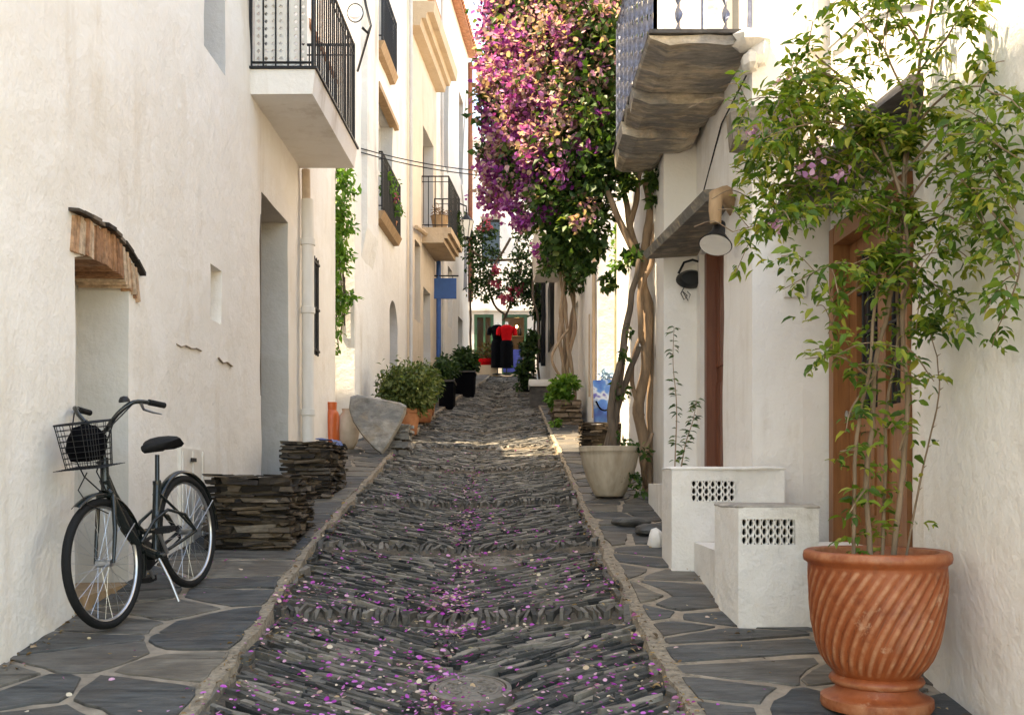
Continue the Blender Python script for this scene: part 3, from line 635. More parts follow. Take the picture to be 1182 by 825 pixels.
for k in range(9):
    mb=MB(); x=-.18+.22*(k%3)+U(-.03,.03); z=(5.43,5.93,6.38)[k//3]
    mb.lathe([(.05,0),(.07,U(.08,.2)),(.03,.26),(.001,.27)],(x,33.62,z),10)
    tag(mb.build('vase',[BLUEP,PALEPOT,BLACK][k%3],None,40),['small blue vase on the shop shelf','small pale vase on the shop shelf','small black vase on the shop shelf'][k%3],'vase','vases on the shop shelf')
t=thing('step_block','low pale stone step below the left shop window','step',(-.8,32,4.9))
mb=MB(); mb.span((-1.15,31.7,4.4),(-.45,32.55,5.2),jit=.01); mb.build('step_slab',CUTST,t)
tp=thing('red_planter','red flower pot on the step under the shop window','flower pot',(-.85,31.9,5.2))
mb=MB(); mb.lathe([(.2,0),(.3,.1),(.33,.2),(.3,.2),(.001,.15)],(-.82,31.95,5.2),16,sx=1.1); mb.build('pot',CLOTHR,tp)
foliage('foliage',[((-.85,31.95,5.65),(.38,.3,.32),500)],.12,leafmat('rusty_leaf',[(0,(.05,.05,.02)),(.6,(.14,.06,.03)),(1,(.06,.12,.03))]),tp,seed=12)

# ================================================================== RIGHT: near house
A6,B6=(2.3,4.8),(2.3,7.2)
H6=thing('near_cream_house','cream house on the near right with wooden door behind the climbing plant','house',(2.3,3,0))
mb=MB(); ll=lambda *a,**k: op(A6,*a,B6,**k)
grid(mb,A6,B6,-1.5,5.8,[ll(5.72,7.14,1.15,3.42,.14,back=None)],step=.18,amp=.018,side=-1)
grid(mb,(1.95,3.3),(1.95,4.72),-1.5,5.8,step=.14,amp=.02,side=-1); grid(mb,(1.95,4.72),(2.3,4.8),-1.5,5.8,step=.12,amp=0,side=-1)
grid(mb,B6,(8,7.2),-1,5.8,step=1,amp=0,side=-1); grid(mb,(8,7.2),(8,3.3),-1,5.8,step=2,amp=0,side=-1); grid(mb,(8,3.3),(1.95,3.3),-1,5.8,step=2,amp=0,side=-1)
mb.build('wall',[CREAM],H6,50)
mb=MB(); mb.prism([(1.85,3.2),(8.1,3.2),(8.1,7.15),(2.2,7.15),(2.2,4.8),(1.85,4.75)],5.803,6.0); mb.build('roof',TILE,H6)
# door: frame, leaf with iron grille over glass, panels, handle
mb=MB(); x=2.3
mb.span((2.27,7.04,1.15),(2.44,7.135,3.40)); mb.span((2.27,5.725,1.15),(2.44,5.82,3.40)); mb.span((2.272,5.825,3.28),(2.438,7.035,3.412))
df=mb.build('door',WOODD,H6)
mb=MB(); X0,X1=2.385,2.435; Y0,Y1,Z0,Z1=5.825,7.035,1.15,3.275
for a,b in ((Y0,Y0+.14),(Y1-.14,Y1),(6.36,6.50)): mb.span((X0,a,Z0),(X1,b,Z1))
for a,b in ((Z0,Z0+.16),(1.95,2.10),(Z1-.12,Z1)): mb.span((X0+.003,Y0+.14,a),(X1-.003,6.36,b)); mb.span((X0+.003,6.5,a),(X1-.003,Y1-.14,b))
for a,b in ((Y0+.14,6.36),(6.5,Y1-.14)):
    mb.span((X0+.022,a,Z0+.16),(X1-.012,b,1.95))
    mb.span((X0+.008,a+.08,Z0+.24),(X0+.022,b-.08,1.87))
leaf=mb.build('door_leaf',WOODD,df)
mb=MB(); mb.span((2.425,Y0+.14,2.1),(2.436,Y1-.14,Z1-.12)); mb.build('door_glass',GLASS,df)
mb=MB()
for a,b in ((Y0+.14,6.36),(6.5,Y1-.14)):
    for k in range(1,4): y=a+(b-a)*k/4; mb.tube([(2.395,y,2.1),(2.395,y,Z1-.12)],.009,6)
    for z in (2.35,2.62,2.9): mb.span((2.388,a,z-.009),(2.402,b,z+.009))
mb.build('door_grille',BLACK,df)
mb=MB(); mb.tube([(2.385,6.9,2.07),(2.35,6.9,2.07),(2.315,6.9,2.07)],[.02,.02,.034],12); mb.build('door_handle',SILVER,df,50)
mb=MB(); mb.span((2.1,5.72,.8),(2.44,7.135,1.148)); mb.build('door_step',WHITE2,H6)
mb=MB(); r_=random.Random(4)            # slate slabs over the door
for k in range(6):
    y0=4.75+k*.42; x0=1.86+r_.uniform(-.05,.05)+.02*abs(k-2)
    mb.hexa([(x0,y0,3.50),(2.36,y0,3.56),(2.36,y0+.46,3.56),(x0-.03,y0+.46,3.52),(x0+.02,y0,3.56+.02*(k%2)),(2.36,y0,3.64),(2.36,y0+.46,3.64),(x0,y0+.46,3.58+.02*(k%2))])
for k in range(4):
    y0=5.0+k*.5; x0=1.98+r_.uniform(-.04,.04); mb.hexa([(x0,y0,3.6),(2.36,y0,3.66),(2.36,y0+.5,3.66),(x0,y0+.5,3.6),(x0,y0,3.66),(2.36,y0,3.74),(2.36,y0+.5,3.74),(x0,y0+.5,3.66)])
mb.build('slate_canopy',SLATE_D,H6)
mb=MB(); mb.tube([(2.28,4.9,4.0),(2.28,6.3,4.6),(2.28,7.15,4.72)],.010,6); mb.build('wall_cable',GREYP,H6)

# ================================================================== RIGHT: house with the stone balcony
H7=thing('balcony_house','white house on the right carrying the rough stone slab balcony','house',(1.8,9,0))
mb=MB(); A,B=(1.76,7.3),(1.76,9.5)
grid(mb,A,B,-1,7.6,[op(A,8.27,9.32,1.6,3.72,.16,B,back=None),op(A,7.75,9.0,4.90,7.1,.22,B,back=None)],step=.16,amp=.014,side=-1)
grid(mb,(2.12,7.26),(1.76,7.3),-1,7.6,step=.16,amp=.01,side=-1)
grid(mb,(5,7.215),(2.12,7.26),-1,7.6,step=.2,amp=.010,side=-1)
grid(mb,B,(1.45,9.52),-1,7.6,step=.16,amp=.006,side=-1)
grid(mb,(1.45,9.52),(1.45,13.8),-1,7.6,step=.3,amp=.015,side=-1)
grid(mb,(1.45,13.8),(7,13.8),-1,7.6,step=.6,amp=.0,side=-1); grid(mb,(7,13.8),(7,7.23),-1,7.6,step=2,amp=0,side=-1)
mb.build('wall',[WHITE],H7,50)
mb=MB(); mb.prism([(1.7,7.1),(7,7.1),(7,9.6),(1.7,9.6)],7.603,7.8); mb.prism([(1.35,9.62),(7,9.62),(7,13.9),(1.35,13.9)],7.603,7.8); mb.build('roof',TILE,H7)
mb=MB(); mb.span((1.90,8.27,1.6),(1.94,9.32,3.72))
for k in range(4): mb.span((1.885,8.35+k*.24,1.75),(1.90,8.55+k*.24,2.5)); mb.span((1.885,8.35+k*.24,2.65),(1.90,8.55+k*.24,3.55))
mb.span((1.80,9.22,1.6),(1.90,9.318,3.715)); mb.span((1.80,8.272,1.6),(1.9,8.36,3.715)); mb.build('red_door',WOODR,H7)
mb=MB(); mb.span((1.97,7.755,4.91),(2.0,8.995,7.09)); bd=mb.build('balcony_door',GLASS,H7); mb=MB()
for y in (7.80,8.37,8.95): mb.span((1.92,y-.05,4.91),(1.969,y+.05,7.09))
mb.build('shutter',PIPEW,bd)
# rough slab balcony
r_=random.Random(9); mb=MB()
ys=[7.28,8.42,8.42,8.95,8.95,9.45,9.45,10.0]; 
slabs=[(7.28,8.22,4.805,4.868,1.83),(8.25,8.60,4.735,4.868,1.80),(8.63,9.02,4.785,4.868,1.76),(9.05,9.48,4.72,4.868,1.70),(9.51,9.97,4.69,4.868,1.45)]
for (y0,y1,z0,z1,xi) in slabs:
    n=7; vs=[]; 
    for j in range(2):
        for i in range(n):
            x=1.02+(xi-1.02)*i/(n-1); yy=(y0,y1)[j]+r_.uniform(-.012,.012)
            if i==0: x+=r_.uniform(-.02,.02)
            vs.append((x,yy,z0+r_.uniform(-.008,.008)+(.045 if i in (0,n-1) else 0))); 
    bot=vs; top=[(v[0]-.015 if i%n==0 else v[0],v[1],z1+r_.uniform(-.003,.003)) for i,v in enumerate(vs)]
    fs=[]
    for i in range(n-1):
        fs+=[(i,n+i,n+i+1,i+1),(2*n+i,2*n+i+1,3*n+i+1,3*n+i),(i,i+1,2*n+i+1,2*n+i),(n+i,3*n+i,3*n+i+1,n+i+1)]
    fs+=[(0,2*n,3*n,n),(n-1,2*n-1,4*n-1,3*n-1)]
    mb.add(bot+top,fs)
bal=mb.build('balcony',BALST,H7)
mb=MB()
for (x,y,z,sx,sz) in ((1.74,7.27,4.83,.13,.06),(1.81,7.30,4.74,.07,.11),(1.75,7.31,4.68,.06,.08)):
    o=len(mb.v); mb.lathe([(.001,-1),(.7,-.85),(1,-.4),(1.02,.3),(.75,.85),(.001,1)],(0,0,0),9)
    for q in range(o,len(mb.v)):
        v=Vector(mb.v[q]); v=v*(1+.38*nz(v+Vector((x*9,z*7,0)),1.5)); mb.v[q]=(x+v.x*sx,y+v.y*.11,z+v.z*sz)
mb.build('corbel_stone',WHITE2,bal,30)
mb=MB(); mb.span((1.0,7.25,4.873),(1.76,9.96,4.90)); mb.build('edge_slab',SLATE_D,bal)
railing(bal,[(1.05,7.30),(1.05,9.92),(1.42,9.92)],4.90,6.1,sp=.155,r=.008,mat=BLUEIRON,twist=True)
railing(bal,[(1.74,7.30),(1.05,7.30)],4.90,6.1,sp=.17,r=.010,mat=BLUEIRON,twist=True)
# slate over the recessed red door
mb=MB(); mb.hexa([(1.56,7.98,3.85),(1.80,7.98,3.85),(1.80,9.44,3.74),(1.27,9.42,3.70),(1.53,7.94,3.93),(1.80,7.94,3.95),(1.80,9.46,3.81),(1.24,9.45,3.765)])
mb.build('slate_canopy',CANOPY,H7)
mb=MB(); mb.hexa([(1.56,7.02,4.02),(2.06,7.06,4.0),(2.06,7.34,4.0),(1.60,7.34,4.03),(1.53,6.98,4.20),(2.06,7.0,4.33),(2.06,7.34,4.36),(1.58,7.36,4.30)],0)
mb.build('slate_cap',CANOPY,H7)
mb=MB(); mb.tube([(2.10,7.20,4.25),(2.10,7.20,5.8)],.028,8); mb.tube([(2.20,7.20,4.0),(2.20,7.20,5.8)],.012,6); mb.span((2.14,7.16,4.72),(2.23,7.22,4.9)); mb.build('wall_conduit',PIPEW,H7)
mb=MB(); mb.tube([(1.74,7.4,4.62),(1.745,8.3,4.58),(1.745,9.4,4.1)],.007,5); mb.build('wall_cable',BLACK,H7)
mb=MB(); mb.span((1.98,7.235,2.95),(2.14,7.262,3.10)); mb.build('plaque',WHITE2,H7)
# lamp on the branch
t=thing('wall_lamp','black bell lamp with white inside hung on a wooden branch','lamp',(1.7,7.7,3.4))
mb=MB(); mb.tube([(1.80,8.05,3.78),(1.66,7.78,3.86),(1.58,7.72,3.82),(1.57,7.70,3.70),(1.575,7.70,3.60)],[.05,.06,.058,.05,.043],10); mb.build('branch_bracket',WOODN,t,60)
M_=Matrix.Rotation(R(16),3,'Y')@Matrix.Rotation(R(-24),3,'X')
mb=MB(); mb.lathe([(.001,.20),(.045,.19),(.055,.10),(.062,.08),(.13,-.02),(.128,-.02),(.055,.075),(.001,.08)],(1.575,7.70,3.45),24,M=M_); mb.build('shade',[BLACK],t,40)
mb=MB(); mb.lathe([(.001,.06),(.05,.062),(.122,-.019)],(1.575,7.70,3.447),24,M=M_); mb.build('inner_shade',WHITE2,t,40)
t=thing('bulkhead_lamp','black oval wall lamp beneath the slate canopy with curled wire below','lamp',(1.62,9.45,3.5))
mb=MB(); M_=Matrix.Rotation(R(90),3,'X')
mb.lathe([(.001,.11),(.10,.10),(.135,.05),(.14,0)],(1.70,9.49,3.52),24,M=M_,sy=.62); mb.tube([(1.57,9.4,3.56),(1.62,9.38,3.66),(1.70,9.38,3.685),(1.78,9.38,3.66),(1.83,9.4,3.56)],.012,8); mb.build('body',BLACK,t,40)
mb=MB(); mb.tube([(1.64,9.46,3.45),(1.60,9.44,3.38),(1.63,9.44,3.32),(1.66,9.44,3.36),(1.62,9.45,3.40),(1.67,9.44,3.31),(1.69,9.44,3.37),(1.66,9.44,3.4)],.005,5); mb.build('wire',BLACK,t)

# ================================================================== RIGHT: far house
A,B=(1.38,16.0),(.75,30.0)
H8=thing('far_white_house','white house on the far right with black shuttered window behind the twisted vine trunks','house',(1.1,22,2))
mb=MB(); o=lambda *a,**k: op(A,*a,B,**k)
grid(mb,A,B,0,11,[o(24.0,25.7,4.9,6.4,.15,back=None),o(18.9,19.8,2.8,5.0,.2,back=None)],step=.3,amp=.014,side=-1)
grid(mb,(7,16.0),A,0,11,step=.3,amp=.008,side=-1); grid(mb,B,(6,30),0,11,step=2,amp=0,side=-1); grid(mb,(6,30),(7,16),0,11,step=2,amp=0,side=-1)
mb.build('wall',[WHITE],H8,50)
mb=MB(); mb.prism([(1.28,15.9),(7,15.9),(6,29.9),(.65,29.9)],11.003,11.2); mb.build('roof',TILE,H8)
A8,B8=A,B; x8=lambda y:A8[0]+(B8[0]-A8[0])*(y-A8[1])/(B8[1]-A8[1])
mb=MB(); mb.span((x8(24.85)-.06,24.02,4.85),(x8(24.85)+.1,25.68,6.45)); mb.build('window_shutter',BLACK,H8)
mb=MB(); mb.span((x8(19.3)+.12,18.9,2.8),(x8(19.3)+.17,19.8,5.0)); mb.build('door',PIPEW,H8)
mb=MB(); mb.hexa([(.62,20.6,6.2),(1.2,20.6,6.2),(1.1,23.4,6.2),(.50,23.4,6.2),(.58,20.6,7.1),(1.2,20.6,7.1),(1.1,23.4,7.1),(.46,23.4,7.1)]); mb.build('balcony',WHITE2,H8)
for (x,y,a,b) in ((.83,26.6,4.6,7.4),(.76,28.5,4.9,7.2)):
    mb=MB(); mb.tube([(x,y,a),(x,y,b)],.06,8); mb.build('drainpipe',BLACK,H8)
mb=MB(); mb.tube([(1.33,16.2,2.6),(1.33,16.2,5.6)],.03,8); mb.tube([(1.31,16.9,3.0),(1.31,16.9,4.4)],.014,6); mb.build('conduit',CUTST,H8)
t=thing('round_wall_lamp','round white lamp disc in black ring on curved bracket above left balcony','lamp',(-2.0,13,8))
c=px(410,15,13.2)
mb=MB(); M_=Matrix.Rotation(R(78),3,'X'); mb.lathe([(.001,.03),(.08,.026),(.10,0),(.001,-.02)],c,24,M=M_); mb.build('disc',plain('lamp_opal',(.8,.82,.84),.15,0,.03,4,0),t,40)
mb=MB(); mb.tube([c+Vector((.11*math.cos(a),.005,.13*math.sin(a)))*.95 for a in [2*math.pi*k/24 for k in range(24)]],.008,6,closed=True); mb.build('ring',BLACK,t,60)
mb=MB(); a=px(416,-30,13.4); mb.tube([a,px(422,5,13.4),px(428,30,13.4),px(424,38,13.3),px(418,32,13.25)],.018,7); mb.tube([px(428,30,13.4),(-2.3,14.85,c.z-.1)],.018,6); mb.build('bracket',BLACK,t,60)
mb=MB()
for dz in (0,.06):
    a=Vector((-2.32,15.3,6.62+dz)); b=Vector((1.55,17.5,7.0+dz*1.4)); mb.tube([a.lerp(b,k/16)-Vector((0,0,.22*(1-(2*k/16-1)**2))) for k in range(17)],.009,5)
t=tag(mb.build('overhead_cable',BLACK),'pair of thin black cables strung across the lane','cable')
def curve(pts,k=8):                      # Catmull-Rom
    P=[Vector(p) for p in pts]; P=[P[0]*2-P[1]]+P+[P[-1]*2-P[-2]]; out=[]
    for i in range(1,len(P)-2):
        for j in range(k):
            t=j/k; a,b,c,d=P[i-1],P[i],P[i+1],P[i+2]
            out.append(.5*((2*b)+(c-a)*t+(2*a-5*b+4*c-d)*t*t+(3*b-a-3*c+d)*t**3))
    return out+[P[-2]]
# ================================================================== GROUND
BANDS=[1.9,3.9,5.88,7.75,9.85,12.3,14.6,17,19.5,22,24.5,27,29.5,32]
def step_z(y):
    for a,b in zip(BANDS,BANDS[1:]):
        if a<=y<b: return .045*(.5-(y-a)/(b-a))
    return 0
def road_z(x,y):
    c=(XL(y)+XR(y))/2; hw=(XR(y)-XL(y))/2; return G(y)+step_z(y)-.055*(1-min(1,abs(x-c)/hw))-.015
mb=MB(); ys=[-30,-12,-4]+[i*2 for i in range(0,17)]+[33,60,120]; xs=[-60,-20,-8,-3,0,3,8,20,60]
for j in range(len(ys)):
    for x in xs: mb.v.append((x,ys[j],G(ys[j])-.16))
n=len(xs)
for j in range(len(ys)-1):
    for i in range(n-1): mb.f.append((j*n+i,j*n+i+1,(j+1)*n+i+1,(j+1)*n+i)); mb.m.append(0)
struct(mb.build('ground',MORTAR))
# lane: dirt bed with slate set on edge in herringbone between cross bands
mb=MB(); ys=list(np.arange(-1,33.0,.12)); n=15
for y in ys:
    for i in range(n):
        x=XL(y)-.02+(XR(y)-XL(y)+.04)*i/(n-1); mb.v.append((x,y,road_z(x,y)-.018+.012*nz((x,y,0),5)))
for j in range(len(ys)-1):
    for i in range(n-1): mb.f.append((j*n+i,j*n+i+1,(j+1)*n+i+1,(j+1)*n+i)); mb.m.append(0)
COVERS=[((543-591)/F*4.71,4.71,.165),((574-591)/F*7.38,7.38,.155)]
def slab(mb,x,y,L,T,ang,h,m,big=1.0):
    ca,sa=math.cos(ang),math.sin(ang); k=3; P=[]
    tl=U(-.07,.07); zt=U(-.010,.012)*big; skew=U(-.012,.012)
    for lev in (0,1):
        for side in (-1,1):
            for i in range(k):
                s=(i/(k-1)-.5)*L; w=T/2*(1-.30*abs(2*i/(k-1)-1)*U(.3,1))*U(.8,1.12)
                t=side*w*(1 if lev==0 else .86)+skew*(i-1)
                if i!=1: s+=U(-.012,.012)
                X=x+ca*s-sa*t; Y=y+sa*s+ca*t
                z=road_z(X,Y)-.06 if lev==0 else road_z(X,Y)+h+zt+tl*s+U(-.004,.004)
                P.append((X,Y,z))
    # order: bottom(-)0..2, bottom(+)3..5, top(-)6..8, top(+)9..11
    mb.add(P,[(6,7,10,9),(7,8,11,10),(0,1,7,6),(1,2,8,7),(4,3,9,10),(5,4,10,11),(3,0,6,9),(2,5,11,8)],m)
def clear(x,y,r=0): return all((x-c[0])**2+(y-c[1])**2>(c[2]+.03+r)**2 for c in COVERS)
for a,b in zip(BANDS,BANDS[1:]):
    if b<3: continue
    far = 1 if a<11 else 1.5 if a<18 else 2.2
    tsp=.037*far
    for side in (-1,1):
        base=R(-33)+R(U(-5,5)); ang=base if side<0 else -base
        ca,sa=math.cos(ang),math.sin(ang)
        ym=(a+b)/2; xm=(XL(ym)+XR(ym))/2
        t=-1.9
        while t<1.9:
            T=tsp*random.choice([.6,.8,1,1,1.2,1.5]); s=-2.2+U(0,.3)
            while s<2.2:
                L=U(.08,.23)*(.75+.25*far); sm=s+L/2
                aj=ang+U(-.07,.07)+.12*nz((sm,t,a),1.3)*1.5
                x=xm+ca*sm-sa*t; y=ym+sa*sm+ca*t; s+=L+.008
                e=abs(sa)*L/2
                if not(a+.17+e*.5<y<b-.0-e*.45): continue
                c=(XL(y)+XR(y))/2
                if side<0 and not(XL(y)+abs(ca)*L*.42<x<c-abs(ca)*L*.30): continue
                if side>0 and not(c+abs(ca)*L*.30<x<XR(y)-abs(ca)*L*.42): continue
                if not clear(x,y,L*.32): continue
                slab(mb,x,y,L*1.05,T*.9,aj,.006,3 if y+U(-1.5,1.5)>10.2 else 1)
            t+=T
    x=XL(a+.1)+.03                      # cross band of paler stones standing across the lane
    while x<XR(a+.1)-.03:
        w=U(.022,.055)*min(far,1.8)
        if clear(x,a+.1,.05): slab(mb,x+w/2,a+.095,U(.13,.20),w*.8,R(90)+R(U(-20,20)),.003,2,1.0)
        x+=w
    for side in (-1,1):
        y=a
        while y<b:
            L=U(.07,.24); x=(XL(y) if side<0 else XR(y))+U(-.035,.03)
            slab(mb,x,y+L/2,L,U(.03,.075),R(90)+U(-.25,.25),U(.0,.02),random.choice([1,2,2])); y+=L*U(1,1.6)
    # infill stones beside the bands and the gutter line
    for k in range(int(34/far)):
        y=U(a+.22,b-.04); c=(XL(y)+XR(y))/2+U(-.05,.05)
        if clear(c,y,.06): slab(mb,c,y,U(.07,.15),U(.025,.05),R(90)+U(-.5,.5),.004,1)
struct(mb.build('road',[SOILBED,ROADST,BANDST,ROADFAR],None))
# pavements: irregular slate flags in mortar
def clip(poly,px_,py_,nx,ny):
    out=[]
    for i in range(len(poly)):
        a,b=poly[i],poly[(i+1)%len(poly)]
        da=(a[0]-px_)*nx+(a[1]-py_)*ny; db=(b[0]-px_)*nx+(b[1]-py_)*ny
        if da<=0: out.append(a)
        if (da<0<db) or (db<0<da): t=da/(da-db); out.append((a[0]+(b[0]-a[0])*t,a[1]+(b[1]-a[1])*t))
    return out
def pavement(name,xin,xout,W,y0,y1,cx,cy,seed,gap=.022):
    r=random.Random(seed); mb=MB()
    mp=lambda s,y: xin(y)+(xout(y)-xin(y))*s/W
    pz=lambda x,y: G(y)+.022+.018*nz((x,y,seed),1.1)
    ys=list(np.arange(y0,y1,.14)); ss=[0,.018]+[W*q/8 for q in range(1,9)]; n=len(ss)
    for y in ys:
        for i in range(n):
            x=mp(ss[i],y)
            if i<2: x+=.04*nz((0,y,seed),3)+.025*nz((0,y,seed),11)
            z=pz(x,y)-.001+.006*nz((x,y,3),9)
            mb.v.append((x,y,z if i else z-.10))
    for j in range(len(ys)-1):
        for i in range(n-1):
            q=(j*n+i,j*n+i+1,(j+1)*n+i+1,(j+1)*n+i); mb.f.append(q if xout(0)>xin(0) else q[::-1]); mb.m.append(2 if i<2 else 0)
    S=[]; nx=max(1,round(W/cx))
    y=y0+cy/2; row=0
    while y<y1:
        k=nx if r.random()<.6 else max(1,nx+r.choice([-1,1]))
        for i in range(k): S.append((W*(i+.5+r.uniform(-.3,.3))/k,y+r.uniform(-.4,.4)*cy))
        if r.random()<.5: S.append((r.uniform(0,W),y+cy*.5))
        y+=cy
    for a in S:
        poly=[(.07,y0),(W-.02,y0),(W-.02,y1),(.09,y1)]
        for b in S:
            if b is a or abs(b[1]-a[1])>cy*4: continue
            dx,dy=b[0]-a[0],b[1]-a[1]; mx,my=(a[0]+b[0])/2,(a[1]+b[1])/2; l=math.hypot(dx,dy)
            if l<1e-6: continue
            g=gap*r.uniform(.5,1.5); poly=clip(poly,mx-dx/l*g,my-dy/l*g,dx,dy)
            if len(poly)<3: break
        if len(poly)<3: continue
        ar=abs(sum(poly[i][0]*poly[(i+1)%len(poly)][1]-poly[(i+1)%len(poly)][0]*poly[i][1] for i in range(len(poly))))/2
        if ar<.012: continue
        cxm=sum(p[0] for p in poly)/len(poly); cym=sum(p[1] for p in poly)/len(poly)
        fine=[]
        for i in range(len(poly)):
            p,q=poly[i],poly[(i+1)%len(poly)]; l=math.hypot(q[0]-p[0],q[1]-p[1]); k=max(2,int(l/.09))
            for j in range(k):
                t=(j+.12)/k; x=p[0]+(q[0]-p[0])*t; y_=p[1]+(q[1]-p[1])*t
                w=.034*nz((x,y_,seed*3),5)+.016*nz((x,y_,seed),17); d=math.hypot(x-cxm,y_-cym)+1e-6
                fine.append((x-(x-cxm)/d*(.004+w),y_-(y_-cym)/d*(.004+w)))
        m_=len(fine); tz=r.uniform(-.001,.006); tx=r.uniform(-.008,.008); ty=r.uniform(-.012,.012)
        V=[]
        for sc,dz in ((1,-.04),(1,.002),(.985,.006)):
            for x,y_ in fine:
                xx=cxm+(x-cxm)*sc; yy=cym+(y_-cym)*sc; X=mp(xx,yy); V.append((X,yy,pz(X,yy)+dz+tz+tx*(xx-cxm)+ty*(yy-cym)))
        X=mp(cxm,cym); V.append((X,cym,pz(X,cym)+.007+tz))
        Fs=[]
        for i in range(m_):
            j=(i+1)%m_
            for L_ in (0,1): Fs.append((L_*m_+i,L_*m_+j,(L_+1)*m_+j,(L_+1)*m_+i))
            Fs.append((2*m_+i,2*m_+j,3*m_))
        if (fine[1][0]-cxm)*(fine[2][1]-cym)-(fine[2][0]-cxm)*(fine[1][1]-cym)<0 : Fs=[f[::-1] for f in Fs]
        if xout(0)<xin(0): Fs=[f[::-1] for f in Fs]
        mb.add(V,Fs,1)
    return struct(mb.build(name,[MORTAR,FLAG,KERBM]))
pavement('pavement',lambda y:XL(y),lambda y:lerp(y,[(0,-2.56),(20,-2.45),(24,-2.05),(33,-1.3)]),1.1,1.5,32.4,.80,.44,3,.020)
pavement('pavement',lambda y:XR(y),lambda y:lerp(y,[(0,2.05),(4.7,2.05),(4.9,2.36),(7.2,2.36),(9.6,1.6),(33,.95)]),1.2,1.5,32.4,.54,.36,8,.020)
# iron covers
def cover(c,label):
    x,y,r=c; z=road_z(x,y)+.03; sl=math.atan(.12)
    t=thing('manhole_cover',label,'manhole cover',(x,y,z),'iron covers in the lane'); M_=Matrix.Rotation(sl,3,'X')
    mb=MB(); mb.lathe([(r+.035,-.05),(r+.03,.004),(r+.008,.008),(r+.006,-.03)],(x,y,z),40,M=M_); mb.build('rim',COVERM,t,40)
    mb=MB(); pr=[(r,-.03),(r,.004)]
    for k in range(5): q=r*(1-.18*k); pr+=[(q-.008,.006),(q-.012,.001),(q-.024,.001),(q-.028,.006)]
    pr+=[(.001,.006)]; mb.lathe(pr,(x,y,z),40,M=M_)
    for k in range(12): a=k*math.pi/6; mb.box((x+.6*r*math.cos(a),y+.6*r*math.sin(a),z+.007+.6*r*math.sin(a)*.12),(.06,.008,.006),a)
    mb.build('lid',COVERM,t,30)
COVERM=plain('weathered_iron_cover',(.20,.165,.13),.65,.1,.4,18,.4,(.12,.10,.08))
cover(COVERS[0],'round iron cover nearest the camera in the slate lane'); cover(COVERS[1],'round iron cover farther up the lane beside the line of petals')
# fallen petals and litter
n=3000; P=[];N_=[]
r=np.random.default_rng(5)
while len(P)<n:
    y=2.8+r.gamma(2.0,1.75); 
    if y>15: continue
    c=(XL(y)+XR(y))/2
    x = c+r.normal()*.10 if r.random()<.32 else r.uniform(XL(y)-.04,XR(y)+.02) if r.random()<.93 else r.uniform(XL(y)-.9,XR(y)+.5)
    if not clear(x,y,-.05) and r.random()<.75: continue
    if nz((x,y,4),1.2)<-.12 and r.random()<.75: continue
    inn=XL(y)<x<XR(y); z=(road_z(x,y)+.030) if inn else G(y)+.052
    P.append((x,y,z+r.uniform(0,.008))); N_.append((r.normal()*.25,r.normal()*.25,1))
P=np.array(P);N_=np.array(N_);a=r.uniform(0,6.28,n);D=np.stack([np.cos(a),np.sin(a),r.normal(size=n)*.12],1)
S=r.uniform(.011,.034,n); V,Fc=leaves(P-D*.015,D,N_*np.array([2.2,2.2,1]),S,S*r.uniform(.6,1,n),RND,RND_T)
o=np_mesh('fallen_petals',V,Fc,3,PETAL); o['kind']='stuff'
P=[]
while len(P)<1500:                      # dry leaf crumbs gathered along kerbs and wall feet
    y=3+r.gamma(2.0,2.0); q=r.random()
    if y>16: continue
    if q<.42: x=XR(y)+r.normal()*.05
    elif q<.72: x=XL(y)+r.normal()*.06
    elif q<.93: x=-2.49+abs(r.normal())*.06
    else: x=(1.9 if y<4.7 else 1.3)-abs(r.normal())*.08
    inn=XL(y)<x<XR(y); P.append((x,y,(road_z(x,y)+.02 if inn else G(y)+.036)+r.uniform(0,.008)))
P=np.array(P);n2=len(P);a=r.uniform(0,6.28,n2);D=np.stack([np.cos(a),np.sin(a),r.normal(size=n2)*.25],1);S=r.gamma(3,.005,n2)+.005
V,Fc=leaves(P,D,np.array([0,0,1])+r.normal(size=(n2,3))*.4,S,S*r.uniform(.3,.8,n2),LEAF,LEAF_T)
o=np_mesh('leaf_litter',V,Fc,3,leafmat('dry_crumb',[(0,(.06,.04,.025)),(.4,(.17,.10,.05)),(.7,(.34,.21,.08)),(.9,(.42,.30,.18)),(1,(.30,.06,.18))],.1,.8)); o['kind']='stuff'
